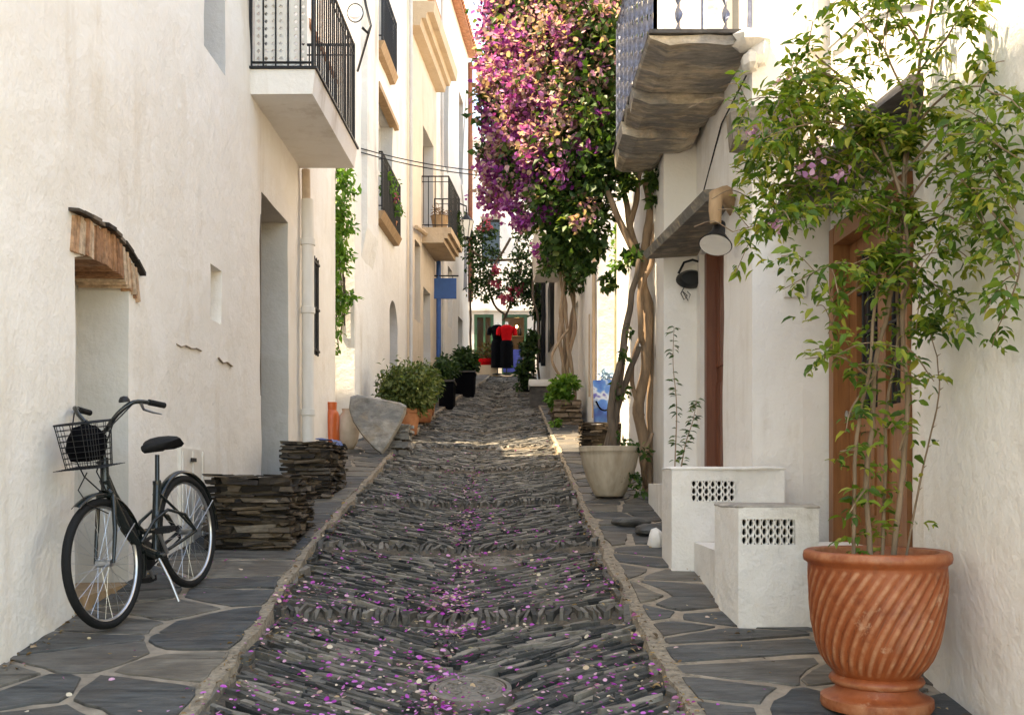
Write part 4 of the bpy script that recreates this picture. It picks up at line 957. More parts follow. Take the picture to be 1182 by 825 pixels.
# ================================================================== DRY STONE PLANTERS
def drystack(name,x0,x1,y0,y1,ztop,label,mat=DRY,hmin=.014,hmax=.062,group=None,zb=None,seed=0,soil=True):
    r_=random.Random(seed); t=thing(name,label,'planter',((x0+x1)/2,(y0+y1)/2,G(y0)),group); mb=MB()
    z=(G(y0)-.03) if zb is None else zb
    mb.span((x0+.05,y0+.05,z),(x1-.05,y1-.05,ztop-.05),0)
    while z<ztop-.01:
        h=min(r_.uniform(hmin,hmax),ztop-z); 
        if ztop-z-h<.012: h=ztop-z
        for ax in range(4):
            a0,a1=(x0,x1) if ax%2==0 else (y0,y1); p=a0-.01
            while p<a1-.03:
                L=min(r_.uniform(.06,.34),a1-p+.01); dpt=r_.uniform(.09,.15); out=r_.uniform(-.035,.030); hh=h*r_.uniform(.6,1.02); zc=z+hh/2+r_.uniform(-.004,.004)
                c=p+L/2
                if ax==0: q=(c,y0-out+dpt/2,zc); d=(L*.97,dpt,hh)
                elif ax==2: q=(c,y1+out-dpt/2,zc); d=(L*.97,dpt,hh)
                elif ax==1: q=(x1+out-dpt/2,c,zc); d=(dpt,L*.97,hh)
                else: q=(x0-out+dpt/2,c,zc); d=(dpt,L*.97,hh)
                x_,y_,z_=[v/2 for v in d]; M_=Matrix.Rotation(r_.uniform(-.12,.12),3,'Z')@Matrix.Rotation(r_.uniform(-.08,.08),3,'X' if ax%2 else 'Y')
                pts=[]
                for s in [(-1,-1,-1),(1,-1,-1),(1,1,-1),(-1,1,-1),(-1,-1,1),(1,-1,1),(1,1,1),(-1,1,1)]:
                    j=lambda k:r_.uniform(-k,k); pts.append(M_@Vector((s[0]*x_+j(.018),s[1]*y_+j(.018),s[2]*z_*r_.uniform(.6,1.05)))+Vector(q))
                mb.hexa(pts,1); p+=L
        z+=h
    w_=mb.build('stone_wall',[EARTH,mat],t)
    if soil:
        mb=MB(); n=8
        for j in range(n+1):
            for i in range(n+1):
                x=x0+.08+(x1-x0-.16)*i/n; y=y0+.08+(y1-y0-.16)*j/n; mb.v.append((x,y,ztop-.03+.02*nz((x,y,1),6)))
        for j in range(n):
            for i in range(n): a=j*(n+1)+i; mb.f.append((a,a+1,a+n+2,a+n+1)); mb.m.append(0)
        mb.build('soil',EARTH,t)
    return t
drystack('slate_planter',-2.28,-1.67,7.42,8.38,1.66,'drystone slate planter right behind the bicycle rear wheel',group='drystone slate planters on the left',seed=1)
drystack('slate_planter',-2.27,-1.80,9.80,10.75,2.0,'drystone slate planter with blue cloth on top',group='drystone slate planters on the left',seed=2)
mb=MB(); n=12
for j in range(n+1):
    for i in range(n+1):
        x=-1.98+.2*i/n; y=10.0+.55*j/n; mb.v.append((x,y,2.015+.03*abs(nz((x,y,2),9))-(.05*(i/n-.85)/.15 if i/n>.85 else 0)))
for j in range(n):
    for i in range(n): a=j*(n+1)+i; mb.f.append((a,a+1,a+n+2,a+n+1)); mb.m.append(0)
tag(mb.build('blue_cloth',BLUEP,None,180),'folded blue cloth lying on the second slate planter','cloth')
drystack('stone_planter',.74,1.2,17.3,19.6,2.98,'brown stone planter holding the twisted vine trunks',plain('brown_rubble',(.22,.16,.11),.8,0,.5,9,.5),.05,.11,seed=3)
drystack('low_slate_planter',.94,1.44,13.2,13.9,2.37,'dark slate planter with the blue bag on top, behind the pale pot',seed=4)
# ================================================================== OBJECTS ON THE LEFT
t=thing('gas_bottle','orange gas bottle standing in the gap between the left houses','gas bottle',(-2.44,13.6,2.0))
z=2.02; mb=MB(); mb.lathe([(.10,0),(.11,.02),(.115,.06),(.115,.44),(.10,.50),(.06,.55),(.05,.56)],(-2.47,13.6,z),28); mb.build('body',ORANGE,t,40)
mb=MB(); mb.lathe([(.075,.53),(.08,.64),(.07,.64),(.065,.55)],(-2.47,13.6,z),20); mb.lathe([(.03,.55),(.03,.62),(.001,.63)],(-2.47,13.6,z),10); mb.build('collar',ORANGE,t,40)
mb=MB(); mb.span((-2.6,13.45,1.75),(-2.05,13.9,2.018),jit=.01); tag(mb.build('step_stone',FLAG),'flat slate step under the orange gas bottle','step')
t=tag((lambda m:(m.lathe([(.08,0),(.14,.1),(.17,.26),(.15,.42),(.07,.52),(.08,.56),(.06,.56),(.05,.5),(.001,.45)],(-2.27,13.75,2.02),24),m.build('clay_jar',TERRA2,None,60))[1])(MB()),'tan clay jar beside the orange gas bottle','jar')
# leaning boulder slab
bm_pts=[(-.39,.79),(-.30,.815),(-.1,.775),(.1,.74),(.30,.70),(.37,.66),(.36,.56),(.27,.36),(.15,.12),(.06,0),(-.03,.06),(-.2,.24),(-.34,.44),(-.40,.62)]
mb=MB(); cx,cy,cz=-1.80,13.35,G(13.3)+.03; k=len(bm_pts); V=[]
for lev,(dy,sc) in enumerate(((-.10,.90),(-.13,.6),(-.06,1.0),(.06,1.0),(.10,.9))):
    pass
lay=[(-.085,.93),(-.05,1.0),(.06,1.0),(.09,.93)]
for dy,sc in lay:
    for (x,z) in bm_pts:
        xx=x*sc; zz=.42+(z-.42)*sc; V.append((cx+xx+.015*nz((x,z,dy),6),cy+dy+.26*zz*.9+.02*nz((x*2,z*2,dy),4)-.05*x,cz+zz))
Fs=[tuple(range(k)),tuple(reversed(range(3*k,4*k)))]
for L_ in range(3):
    for i in range(k): j=(i+1)%k; Fs.append((L_*k+j,L_*k+i,(L_+1)*k+i,(L_+1)*k+j))
mb.add(V,Fs); o=mb.build('boulder_slab',ROCK,None,45); tag(o,'large grey heart shaped slab of rock leaning by the white house','boulder')
t=drystack('rubble_pile',-1.66,-1.42,13.62,14.2,G(13.5)+.45,'rubble stone pile supporting the leaning rock slab',ROCK,.06,.12,seed=6,soil=False); t['category']='rubble'
def pot(prof,c,n,mat,parent,name='pot',fn=None): 
    mb=MB(); mb.lathe(prof,c,n,fn=fn); return mb.build(name,mat,parent,50)
TP=[(.13,0),(.15,.02),(.19,.30),(.20,.34),(.225,.345),(.23,.41),(.205,.415),(.185,.36),(.001,.34)]
def potted_bush(name,label,c,R0,H0,size,n,mat,seed,potmat=TERRA,sc=1.0,group=None):
    t=thing(name,label,'potted plant',c,group); pot([(a*sc,b*sc) for a,b in TP],c,24,potmat,t)
    mb=MB()
    for k in range(7):
        a=k*.9; mb.tube([(c[0],c[1],c[2]+.34*sc),(c[0]+.06*math.cos(a),c[1]+.06*math.sin(a),c[2]+.34*sc+H0*.3),(c[0]+R0*.5*math.cos(a),c[1]+R0*.5*math.sin(a),c[2]+.34*sc+H0*U(.6,.9))],[.014,.01,.004],5)
    mb.build('stem',BARKD,t)
    zc=c[2]+.36*sc+H0*.5
    foliage('foliage',[((c[0],c[1],zc),(R0,R0,H0*.55),n),((c[0]-R0*.4,c[1],zc-.05),(R0*.6,R0*.6,H0*.4),n//3),((c[0]+R0*.4,c[1]-.1,zc-.1),(R0*.6,R0*.6,H0*.4),n//3)],size,mat,t,per=16,seed=seed,wid=.5)
    return t
potted_bush('potted_bush','round clipped green bush in a terracotta pot beside the rock slab',(-1.64,15.6,G(15.6)+.04),.40,.72,.085,3600,LEAFS,21,group='bushes in terracotta pots')
potted_bush('potted_bush','smaller green bush in a dark pot just behind the round bush',(-1.58,17.6,G(17.6)+.04),.30,.62,.085,1700,LEAFS,22,TERRA,1.0,group='bushes in terracotta pots')
potted_bush('potted_bush','third low bush in red clay pot farthest behind the round bush',(-1.62,18.9,G(18.9)+.04),.26,.5,.09,800,LEAFD,23,TERRA,.9,group='bushes in terracotta pots')
for (xc,yc_,w_,h_,lab,seed,n) in ((-1.40,21.4,.32,.50,'dark square planter box with low greenery on the far left side',31,900),(-1.16,24.6,.50,.52,'larger dark planter box with tall leafy plants near the shop',32,2600)):
    t=thing('planter_box',lab,'planter',(xc,yc_,G(yc_)),'dark planter boxes by the far left wall'); z0=G(yc_)+.0
    mb=MB(); mb.hexa([(xc-w_*.45,yc_-.3,z0-.1),(xc+w_*.45,yc_-.3,z0-.1),(xc+w_*.45,yc_+.6,z0-.1),(xc-w_*.45,yc_+.6,z0-.1),(xc-w_/2,yc_-.33,z0+h_),(xc+w_/2,yc_-.33,z0+h_),(xc+w_/2,yc_+.63,z0+h_),(xc-w_/2,yc_+.63,z0+h_)]); mb.build('box',CLOTHK,t)
    mb=MB(); mb.span((xc-w_/2-.02,yc_-.35,z0+h_+.002),(xc+w_/2+.02,yc_+.65,z0+h_+.04)); mb.build('rim',SLATE_D,t)
    foliage('foliage',[((xc,yc_+.1,z0+h_+.30),(w_*.55,.45,.24),n),((xc-.12,yc_+.3,z0+h_+.32),(w_*.4,.35,.26),n//2)],.11,LEAFD,t,seed=seed)
# ivy in the gap between the houses
t=thing('climbing_ivy','bright green ivy hanging in the gap between the left houses','climbing plant',(-2.5,14.5,2))
mb=MB(); 
for k in range(5): mb.tube(curve([(-2.60+.05*k+U(-.03,.03),14.5,3.3+.2*k),(-2.62+.05*k+U(-.06,.06),14.5,4.1),(-2.6+.04*k+U(-.06,.06),14.5,5),(-2.56+.05*k+U(-.05,.05),14.45,6.2)],6),.009,5)
mb.build('stem',BARKD,t)
bl=[(tuple(px(x-5,y,14.35)),(r0*.0100,.16,r0*.0125),int(n*.55)) for x,y,r0,n in ((402,215,14,170),(396,240,13,260),(404,262,14,240),(394,285,13,260),(398,305,12,230),(390,330,12,260),(396,350,10,180),(392,372,9,130),(390,400,6,60),(412,345,6,50),(400,200,10,130))]
foliage('foliage',bl,.115,LEAFI,t,per=10,seed=41,wid=.5,droop=.6,spread=.3)
# ================================================================== BICYCLE
def bike():
    t=thing('bicycle','black step through city bicycle leaning on the cream wall','bicycle',(0,0,0)); rr=.355
    def wheel(x,nm):
        mb=MB(); c=Vector((x,0,rr))
        ring=lambda rad,r0,n,m,k=44: mb.tube([c+Vector((rad*math.cos(2*math.pi*i/k),0,rad*math.sin(2*math.pi*i/k))) for i in range(k)],r0,n,m,closed=True)
        ring(rr-.043,.011,6,0)
        mb.tube([c+Vector((0,-.045,0)),c+Vector((0,.045,0))],.02,10,0)
        for i in range(28):
            a=2*math.pi*i/28; s=(-1)**i; h=a+.5*(1 if (i//2)%2 else -1)
            mb.tube([c+Vector((.02*math.cos(h),s*.03,.02*math.sin(h))),c+Vector(((rr-.05)*math.cos(a),0,(rr-.05)*math.sin(a)))],0.0012,4,0,cap=False)
        w=mb.build(nm,SILVER,t,60); mb=MB(); ring(rr-.022,.0235,10,0,56); mb.build('tyre',RUBBER,w,180); return w
    wheel(0,'wheel'); rw=wheel(-.92,'wheel')
    arc=lambda x,rad,a0,a1,k=16: [(x+rad*math.cos(R(a0+(a1-a0)*i/k)),0,rr+rad*math.sin(R(a0+(a1-a0)*i/k))) for i in range(k+1)]
    def fender(pts,nm):
        mb=MB(); n=6; o=len(mb.v); cx=pts[0][0]
        for i,p in enumerate(pts):
            for j in range(n+1):
                a=math.pi*j/n; mb.v.append((p[0],-.026*math.cos(a),p[2]))
        for i,p in enumerate(pts):
            for j in range(n+1):
                a=math.pi*j/n; idx=o+i*(n+1)+j
                # push the crown outwards from the hub
                hub=Vector((fcx,0,rr)); d=(Vector(p)-hub).normalized(); q=Vector(p)+d*.016*math.sin(a); mb.v[idx]=(q.x,-.026*math.cos(a),q.z)
        for i in range(len(pts)-1):
            for j in range(n): a=o+i*(n+1)+j; mb.f.append((a,a+1,a+n+2,a+n+1)); mb.m.append(0)
        return mb.build(nm,BIKEPAINT,t,60)
    fcx=0; f1=fender(arc(0,rr+.018,62,205,22),'fender'); fcx=-.92; f2=fender(arc(-.92,rr+.018,20,190,24),'fender')
    mb=MB()
    for s in (1,-1): mb.tube([(-.30,s*.03,.52),(-.2,s*.045,.48),(0,s*.06,rr)],.0035,5); 
    mb.build('stay',SILVER,f1); mb=MB()
    for s in (1,-1): mb.tube([(-1.26,s*.03,.50),(-.92,s*.06,rr)],.0035,5)
    mb.build('stay',SILVER,f2)
    mb=MB()
    mb.tube([(-.145,0,.92),(-.112,0,.74)],.023,12)                                   # head tube
    mb.tube([(-.118,0,.80),(-.17,0,.66),(-.25,0,.50),(-.36,0,.37),(-.52,0,.29)],.029,12)   # swept down tube
    mb.tube([(-.125,0,.86),(-.19,0,.71),(-.29,0,.555),(-.42,0,.45),(-.60,0,.43)],.017,10)
    mb.tube([(-.52,0,.29),(-.585,0,.50),(-.65,0,.70)],.023,12)                       # seat tube
    mb.tube([(-.52,-.045,.29),(-.52,.045,.29)],.028,12)
    for s in (1,-1):
        mb.tube([(-.52,s*.03,.29),(-.75,s*.05,.325),(-.92,s*.06,rr)],.011,8)
        mb.tube([(-.63,s*.02,.64),(-.74,s*.05,.52),(-.92,s*.062,rr)],.009,8)
        mb.tube([(-.34,s*.03,.40),(-.48,s*.045,.50),(-.64,s*.052,.54),(-.82,s*.058,.48),(-.92,s*.062,rr)],.010,8)
    mb.build('frame',BIKEPAINT,t,60)
    mb=MB()
    for s in (1,-1): mb.tube([(-.112,s*.02,.74),(-.108,s*.045,.71),(-.06,s*.055,.52),(0,s*.055,rr)],[.014,.014,.012,.009],8)
    mb.tube([(-.108,-.05,.715),(-.108,.05,.715)],.016,8); mb.build('fork',BIKEPAINT,t,60)
    mb=MB(); mb.tube([(-.14,0,.90),(-.155,0,1.02),(-.14,0,1.05)],.014,10)
    bar=curve([(-.43,.235,1.17),(-.33,.225,1.19),(-.22,.18,1.205),(-.16,.11,1.15),(-.14,0,1.05),(-.16,-.11,1.15),(-.22,-.18,1.205),(-.33,-.225,1.19),(-.43,-.235,1.17)],4)
    mb.tube(bar,.012,10); hb=mb.build('handlebar',BIKEPAINT,t,60)
    for s in (1,-1):
        mb=MB(); mb.tube([(-.31,s*.222,1.195),(-.44,s*.236,1.168)],.0175,12); mb.build('grip',RUBBER,hb,60)
        mb=MB(); mb.tube([(-.26,s*.20,1.20),(-.28,s*.20,1.16),(-.35,s*.215,1.135),(-.41,s*.23,1.12)],[.012,.008,.006,.004],6); mb.build('brake_lever',SILVER,hb,60)
    mb=MB(); mb.lathe([(.001,.035),(.02,.03),(.03,.012),(.03,0)],(-.19,.145,1.21),14); mb.build('bell',BLACK,hb,60)
    mb=MB()
    mb.tube([(-.22,.18,1.20),(-.07,.13,1.10),(.02,.05,.86),(-.09,.02,.74)],.004,5); mb.tube([(-.22,-.18,1.20),(-.03,-.12,1.0),(.03,-.02,.84),(-.12,.0,.70)],.004,5); mb.tube([(.03,0,.86),(.13,0,.78),(.10,.02,.70),(-.06,.03,.62)],.0035,5)
    mb.build('brake_cable',BLACK,t)
    mb=MB(); mb.tube([(-.65,0,.69),(-.70,0,.87)],.0135,10); mb.lathe([(.024,-.02),(.026,0),(.024,.02)],(-.652,0,.70),12); sp=mb.build('seat_post',BIKEPAINT,t,60)
    mb=MB(); prof=[(-.85,.105,.915,.02),(-.80,.11,.955,.035),(-.72,.095,.945,.04),(-.64,.05,.935,.03),(-.575,.028,.93,.025),(-.55,.012,.92,.01)]; n=10
    for x,w,z,h in prof:
        for j in range(n): a=2*math.pi*j/n; zz=math.sin(a); mb.v.append((x,w*math.cos(a),z+(h*.6*zz if zz>0 else h*1.5*zz)))
    for i in range(len(prof)-1):
        for j in range(n): mb.f.append((i*n+j,(i+1)*n+j,(i+1)*n+(j+1)%n,i*n+(j+1)%n)); mb.m.append(0)
    mb.f.append(tuple(range(n))); mb.m.append(0); mb.f.append(tuple((len(prof)-1)*n+j for j in reversed(range(n)))); mb.m.append(0)
    mb.build('saddle',RUBBER,t,60)
    # crank set, guard, chain, pedals, hub sprocket, stand
    mb=MB(); M_=Matrix.Rotation(R(90),3,'X'); mb.lathe([(.02,-.006),(.085,-.006),(.09,0),(.085,.006),(.02,.006)],(-.52,-.055,.29),28,M=M_)
    mb.lathe([(.02,-.004),(.04,-.004),(.04,.004),(.02,.004)],(-.92,-.05,rr),18,M=M_)
    mb.tube([(-.92,-.052,rr+.04),(-.52,-.058,.375)],.006,5); mb.tube([(-.92,-.052,rr-.04),(-.52,-.058,.205)],.006,5)
    mb.tube([(-.52,-.07,.37),(-.62,-.07,.385),(-.7,-.07,.35),(-.62,-.07,.30)],.012,6); mb.build('chain_guard',BLACK,t,60)
    mb=MB(); mb.tube([(-.60,-.085,.135),(-.525,-.08,.28),(-.52,-.06,.29),(-.52,.06,.29),(-.515,.08,.30),(-.44,.085,.445)],.0115,8); cr=mb.build('crank',SILVER,t,60)
    for x,y,z in ((-.60,-.13,.13),(-.44,.13,.45)):
        mb=MB(); mb.box((x,y,z),(.085,.085,.028),0,0,.003)
        for e in (-.03,0,.03): mb.box((x+e,y,z),(.014,.09,.034))
        mb.build('pedal',BLACK,cr)
    mb=MB(); mb.tube([(-.50,.03,.27),(-.47,.10,.14),(-.46,.14,.012)],.009,7); mb.build('kickstand',SILVER,t,60)
    # wire basket
    mb=MB(); zt,zb=1.125,.885; top=(.115,.122); bot=(.095,.10); cx=-.0
    def ringp(z):
        k=(z-zb)/(zt-zb); a=bot[0]+(top[0]-bot[0])*k; b=bot[1]+(top[1]-bot[1])*k; P=[]
        for i in range(28):
            th=2*math.pi*i/28; ct,st=math.cos(th),math.sin(th); e=.45
            P.append((cx+a*abs(ct)**e*(1 if ct>0 else -1),b*abs(st)**e*(1 if st>0 else -1),z))
        return P
    for i in range(9): z=zb+(zt-zb)*i/8; mb.tube(ringp(z),.0055 if i==8 else .0019,5,closed=True)
    T_,B_=ringp(zt),ringp(zb)
    for i in range(28): mb.tube([B_[i],T_[i]],.0019,4,cap=False)
    for i in range(-6,7): mb.tube([(cx-.115,i*.023,zb),(cx+.115,i*.023,zb)],.0018,4,cap=False)
    for i in range(-4,5): mb.tube([(cx+i*.025,-.15,zb),(cx+i*.025,.15,zb)],.0018,4,cap=False)
    mb.tube([(-.13,0,.90),(-.08,0,.90)],.01,6); mb.build('basket',BLACK,t)
    return t
t=bike()
p0=Vector((-2.185,5.47,0)); p1=Vector((-2.03,6.36,0)); ang=math.atan2(p0.y-p1.y,p0.x-p1.x)
zf,zr=G(5.47)+.037,G(6.34)+.037
M_=Matrix.Rotation(ang,4,'Z')@Matrix.Rotation(math.atan((zr-zf)/(p1-p0).length),4,'Y')@Matrix.Rotation(R(4.5),4,'X')
t.matrix_world=Matrix.Translation((p0.x,p0.y,zf))@M_
BM=t.matrix_world.copy()
mb=MB(); mb.lathe([(.001,-.07),(.07,-.06),(.09,0),(.085,.06),(.05,.12),(.001,.13)],(0,0,.985),18,fn=lambda r,z,th:r*(1+.12*math.sin(3*th+z*20)),sy=1.2)
mb.tube([(-.02,.05,1.08),(0,.02,1.13),(.03,-.05,1.07)],.008,6)
b=mb.build('bag',CLOTHK,None,180); b.matrix_world=BM; tag(b,'soft black bag lying in the bicycle basket','bag')

# ================================================================== RIGHT: boxes with pierced vents
def pierced(parent,x0,x1,z0,z1,y,nx,nz_):
    """plate with tear shaped holes opening into a dark hollow"""
    mb=MB(); cw,ch=(x1-x0)/nx,(z1-z0)/nz_; K=10
    for j in range(nz_):
        for i in range(nx):
            cx=x0+(i+.5)*cw; cz=z0+(j+.5)*ch; flip=1 if (i+j)%2 else -1; o=len(mb.v)
            out=[];inn=[]
            for k in range(K):
                th=2*math.pi*k/K+math.pi/2; c,s=math.cos(th),math.sin(th); mm=max(abs(c),abs(s))
                out.append((cx+c/mm*cw/2,y,cz+s/mm*ch/2)); rr_=1-.28*flip*s
                inn.append((cx+c*cw*.30*rr_,y+.004,cz+s*ch*.42))
            mb.v+=out+inn+[(p[0],y+.035,p[2]) for p in inn]
            for k in range(K):
                q=(k+1)%K; mb.f.append((o+k,o+q,o+K+q,o+K+k)); mb.m.append(0); mb.f.append((o+K+k,o+K+q,o+2*K+q,o+2*K+k)); mb.m.append(0)
    return mb.build('vent',WHITE2,parent)
def worn_top(mb,x0,x1,y0,y1,z0,z1,skew=0):
    ring=[]
    def side(a,b,k):
        for i in range(k): ring.append((a[0]+(b[0]-a[0])*i/k,a[1]+(b[1]-a[1])*i/k))
    side((x0,y0),(x1,y0),14); side((x1,y0),(x1+0,y1),8); side((x1,y1),(x0+skew,y1),14); side((x0+skew,y1),(x0,y0),8); n=len(ring); cx=(x0+x1)/2; cy=(y0+y1)/2; V=[]
    for sc,z in ((1,z0),(1.012,(z0+z1)/2),(.985,z1),(.93,z1+.004)):
        for i,(x,y) in enumerate(ring):
            w=.016*nz((x*3,y*3,z0),3)+.010*nz((x,y,1),17); V.append((cx+(x-cx)*(sc+w),cy+(y-cy)*(sc+w),z+.008*nz((x,y,2),6)))
    V.append((cx,cy,z1+.006)); Fs=[]
    for L_ in range(3):
        for i in range(n): j=(i+1)%n; Fs.append((L_*n+i,L_*n+j,(L_+1)*n+j,(L_+1)*n+i))
    for i in range(n): Fs.append((3*n+i,3*n+(i+1)%n,4*n))
    mb.add(V,Fs)
def white_box(label,x0,x1,y0,y1,zt,vx0,vx1,vz0,vz1,nx,nz_,capmat=None,skew=0):
    t=thing('masonry_box',label,'masonry box',((x0+x1)/2,(y0+y1)/2,G(y0)),'white plastered boxes by the right doors')
    mb=MB(); zb=G(y0)-.15
    grid(mb,(x1,y0),(x0,y0),zb,zt,[dict(u0=x1-vx1,u1=x1-vx0,z0=vz0,z1=vz1,depth=.10,back=1,rev=1)],step=.06,amp=.020,side=-1)
    grid(mb,(x0,y0),(x0+skew,y1),zb,zt,step=.07,amp=.010,side=-1); grid(mb,(x1,y1),(x1,y0),zb,zt,step=.2,amp=0,side=-1); grid(mb,(x0+skew,y1),(x1,y1),zb,zt,step=.2,amp=0,side=-1)
    mb.build('body',[WHITE2,plain('hollow_dark',(.03,.027,.024),.9,0,.2,8,0)],t,50)
    mb=MB(); r_=random.Random(x0); n=9
    worn_top(mb,x0-.002,x1+.002,y0-.002,y1+.002,zt-.006,zt+.010,skew); mb.build('top',capmat or WHITE2,t,40)
    pierced(t,vx0-.004,vx1+.004,vz0-.004,vz1+.004,y0-.004,nx,nz_); return t
white_box('taller white masonry box with pierced vent below the pillar',1.09,1.86,6.80,7.24,1.70,(798-591)/F*6.8,(848-591)/F*6.8,EYE+(550-578)/F*6.8,EYE+(550-555)/F*6.8,7,3,None,.0)
white_box('lower white masonry box with pierced vent by the terracotta pot',1.255,1.70,5.52,6.02,1.475,(856-591)/F*5.52,(917-591)/F*5.52,EYE+(550-628)/F*5.52,EYE+(550-599)/F*5.52,8,3,plain('stained_cap',(.42,.38,.33),.9,0,.5,8,.4),-.03)
mb=MB(); mb.span((1.24,6.03,.7),(2.28,6.79,1.20),jit=.006); tag(mb.build('entrance_step',WHITE2),'white entrance step between the two masonry boxes','step')
mb=MB(); mb.span((1.30,7.26,.9),(1.88,9.49,1.58)); tag(mb.build('landing',WHITE2),'raised white landing in front of the red brown door','landing')
# great terracotta pot
c=(1.565,4.28,G(4.28)+.045)
t=thing('terracotta_pot','large terracotta pot with spiral fluting in the right foreground','flower pot',c)
N=35
def flute(r,z,th):
    if .16<z<.60:
        e=min(1,(z-.16)/.05,(.60-z)/.06)*(.85+.75*nz((math.cos(th),math.sin(th),z*3),2.2)); a=N*(th-.80*((z-.15)/.45)**1.4); return r+e*.0075*(abs(math.sin(a/2))*2-1.2)
    return r
PR=[(.15,.180),(.18,.205),(.22,.228),(.28,.250),(.36,.266),(.46,.277),(.56,.283),(.62,.284)]
prof=[(.225,0),(.232,.015),(.23,.045),(.20,.058),(.172,.075),(.168,.095),(.188,.105),(.196,.118),(.190,.132),(.172,.142)]+[(lerp(z,PR),z) for z in np.linspace(.15,.605,30)]+[(.285,.615),(.300,.625),(.304,.645),(.300,.665),(.288,.672),(.255,.668),(.245,.64),(.24,.58),(.001,.575)]
mb=MB(); mb.lathe(prof,c,240,fn=flute); pb=mb.build('pot_body',TERRA_G,t,60)
def wear(i):
    z=prof[i//240][1]; th=2*math.pi*(i%240)/240
    if .16<z<.60: return abs(math.sin(N*(th-.80*((z-.15)/.45)**1.4)/2))
    return .85 if (.625<z<.67 or .10<z<.125 or z<.05) else .5
at=pb.data.attributes.new('wear','FLOAT','POINT'); at.data.foreach_set('value',[wear(i) if i<240*len(prof) else .5 for i in range(len(pb.data.vertices))])
mb=MB(); mb.lathe([(.24,.585),(.12,.60),(.001,.605)],c,24); mb.build('soil',EARTH,t)
# ================================================================== NEAR CLIMBING PLANT
def pathpx(L): return curve([px(*q) for q in L])
def near_path(L): return curve([px(x,y,min(d,1.84*F/max(1,x-591))) for x,y,d in L])   # stays in front of the near wall
t=thing('climbing_plant','tall leafy climbing plant growing out of the large terracotta pot','climbing plant',c)
stems=[([(1005,655,4.3),(1000,560,4.32),(1010,450,4.34),(1030,330,4.38),(1042,250,4.4),(1047,170,4.45),(1060,80,4.5),(1078,-30,4.5)],.016,.008),
 ([(1030,655,4.3),(1040,560,4.28),(1046,430,4.30),(1043,300,4.36),(1036,225,4.38),(1010,150,4.4),(985,100,4.42),(945,65,4.5)],.017,.005),
 ([(985,655,4.28),(990,520,4.3),(1005,400,4.3),(1018,300,4.32),(1034,230,4.36)],.012,.006),
 ([(1018,655,4.32),(1022,520,4.36),(1032,420,4.40),(1038,330,4.42),(1045,200,4.45),(1070,110,4.5)],.011,.006),
 ([(1044,650,4.34),(1066,540,4.42),(1082,450,4.46),(1072,375,4.5)],.007,.0025)]
arch=[[(1040,245,4.4),(985,198,4.45),(925,172,4.55),(872,172,4.65),(846,190,4.72)],[(1042,215,4.4),(990,155,4.42),(935,122,4.45),(885,112,4.5),(852,122,4.55)],
 [(1040,275,4.36),(990,242,4.3),(930,238,4.3),(885,255,4.3),(848,268,4.3)],[(1034,335,4.35),(985,305,4.25),(945,310,4.2),(903,335,4.2)],[(1004,435,4.3),(972,412,4.22),(930,415,4.2)],
 [(1045,235,4.42),(1090,182,4.5),(1140,162,4.45),(1182,190,4.4)],[(1050,155,4.45),(1100,102,4.5),(1150,108,4.5),(1190,130,4.45)],
 [(1090,185,4.48),(1145,245,4.45),(1178,300,4.4),(1165,350,4.38),(1145,400,4.36)],[(1045,270,4.42),(1085,250,4.5),(1125,262,4.5),(1160,280,4.45)],
 [(1058,125,4.46),(1022,60,4.48),(1000,30,4.5),(985,5,4.5)],[(1060,85,4.5),(1100,32,4.5),(1135,-12,4.5)],[(1065,60,4.5),(1040,15,4.5),(1030,-20,4.5)],
 [(1010,150,4.4),(960,140,4.3),(915,145,4.25),(880,160,4.2)],[(1030,230,4.37),(960,215,4.5),(900,215,4.65),(862,225,4.75)],[(1043,300,4.35),(1080,330,4.45),(1100,345,4.5)],
 [(1045,400,4.3),(1065,420,4.3),(1080,440,4.3)],[(990,520,4.3),(968,520,4.25)],[(1000,560,4.3),(975,600,4.2)],[(1010,430,4.3),(985,470,4.25),(975,500,4.2)],[(1038,520,4.28),(1050,480,4.2)],
 [(1020,200,4.4),(975,180,4.55),(935,195,4.6),(905,240,4.65)],[(985,100,4.42),(940,85,4.4),(905,100,4.4)],[(1045,200,4.42),(1085,150,4.35),(1120,140,4.3),(1150,150,4.3)],[(1130,165,4.45),(1160,210,4.4),(1172,250,4.38)],[(1010,320,4.32),(975,345,4.3),(955,385,4.25)],[(1042,350,4.34),(1060,300,4.2),(1085,290,4.15)]]
mb=MB(); LP=[];LD=[]
def sprinkle(path,start,stepm,dens,seed):
    r=random.Random(seed); acc=0; side=1
    for i in range(1,len(path)):
        a,b=path[i-1],path[i]; L=(b-a).length; acc+=L
        if i/len(path)<start: continue
        while acc>stepm:
            acc-=stepm; side=-side; d=(b-a).normalized()
            for q in range(dens):
                out=d.cross(Vector((0,.3,1))).normalized()*side*r.uniform(.3,1)+Vector((r.gauss(0,.5),r.gauss(0,.6),r.gauss(.05,.35)))+d*.5
                out.normalize(); L2=r.uniform(.035,.12); p=a.lerp(b,r.random())
                # a short leaf stalk carrying leaflets in pairs
                for k in range(r.choice([2,3,3,4])):
                    f=(k+1)/3.5; pos=p+out*L2*f*1.2-Vector((0,0,.03*f*f)); lat=out.cross(Vector((r.gauss(0,.3),r.gauss(0,.3),1))).normalized()
                    for s in (1,-1):
                        if r.random()<.22: continue
                        LP.append(pos); LD.append(out*.55+lat*s*.8+Vector((r.gauss(0,.25),r.gauss(0,.25),-.35+r.gauss(0,.25))))
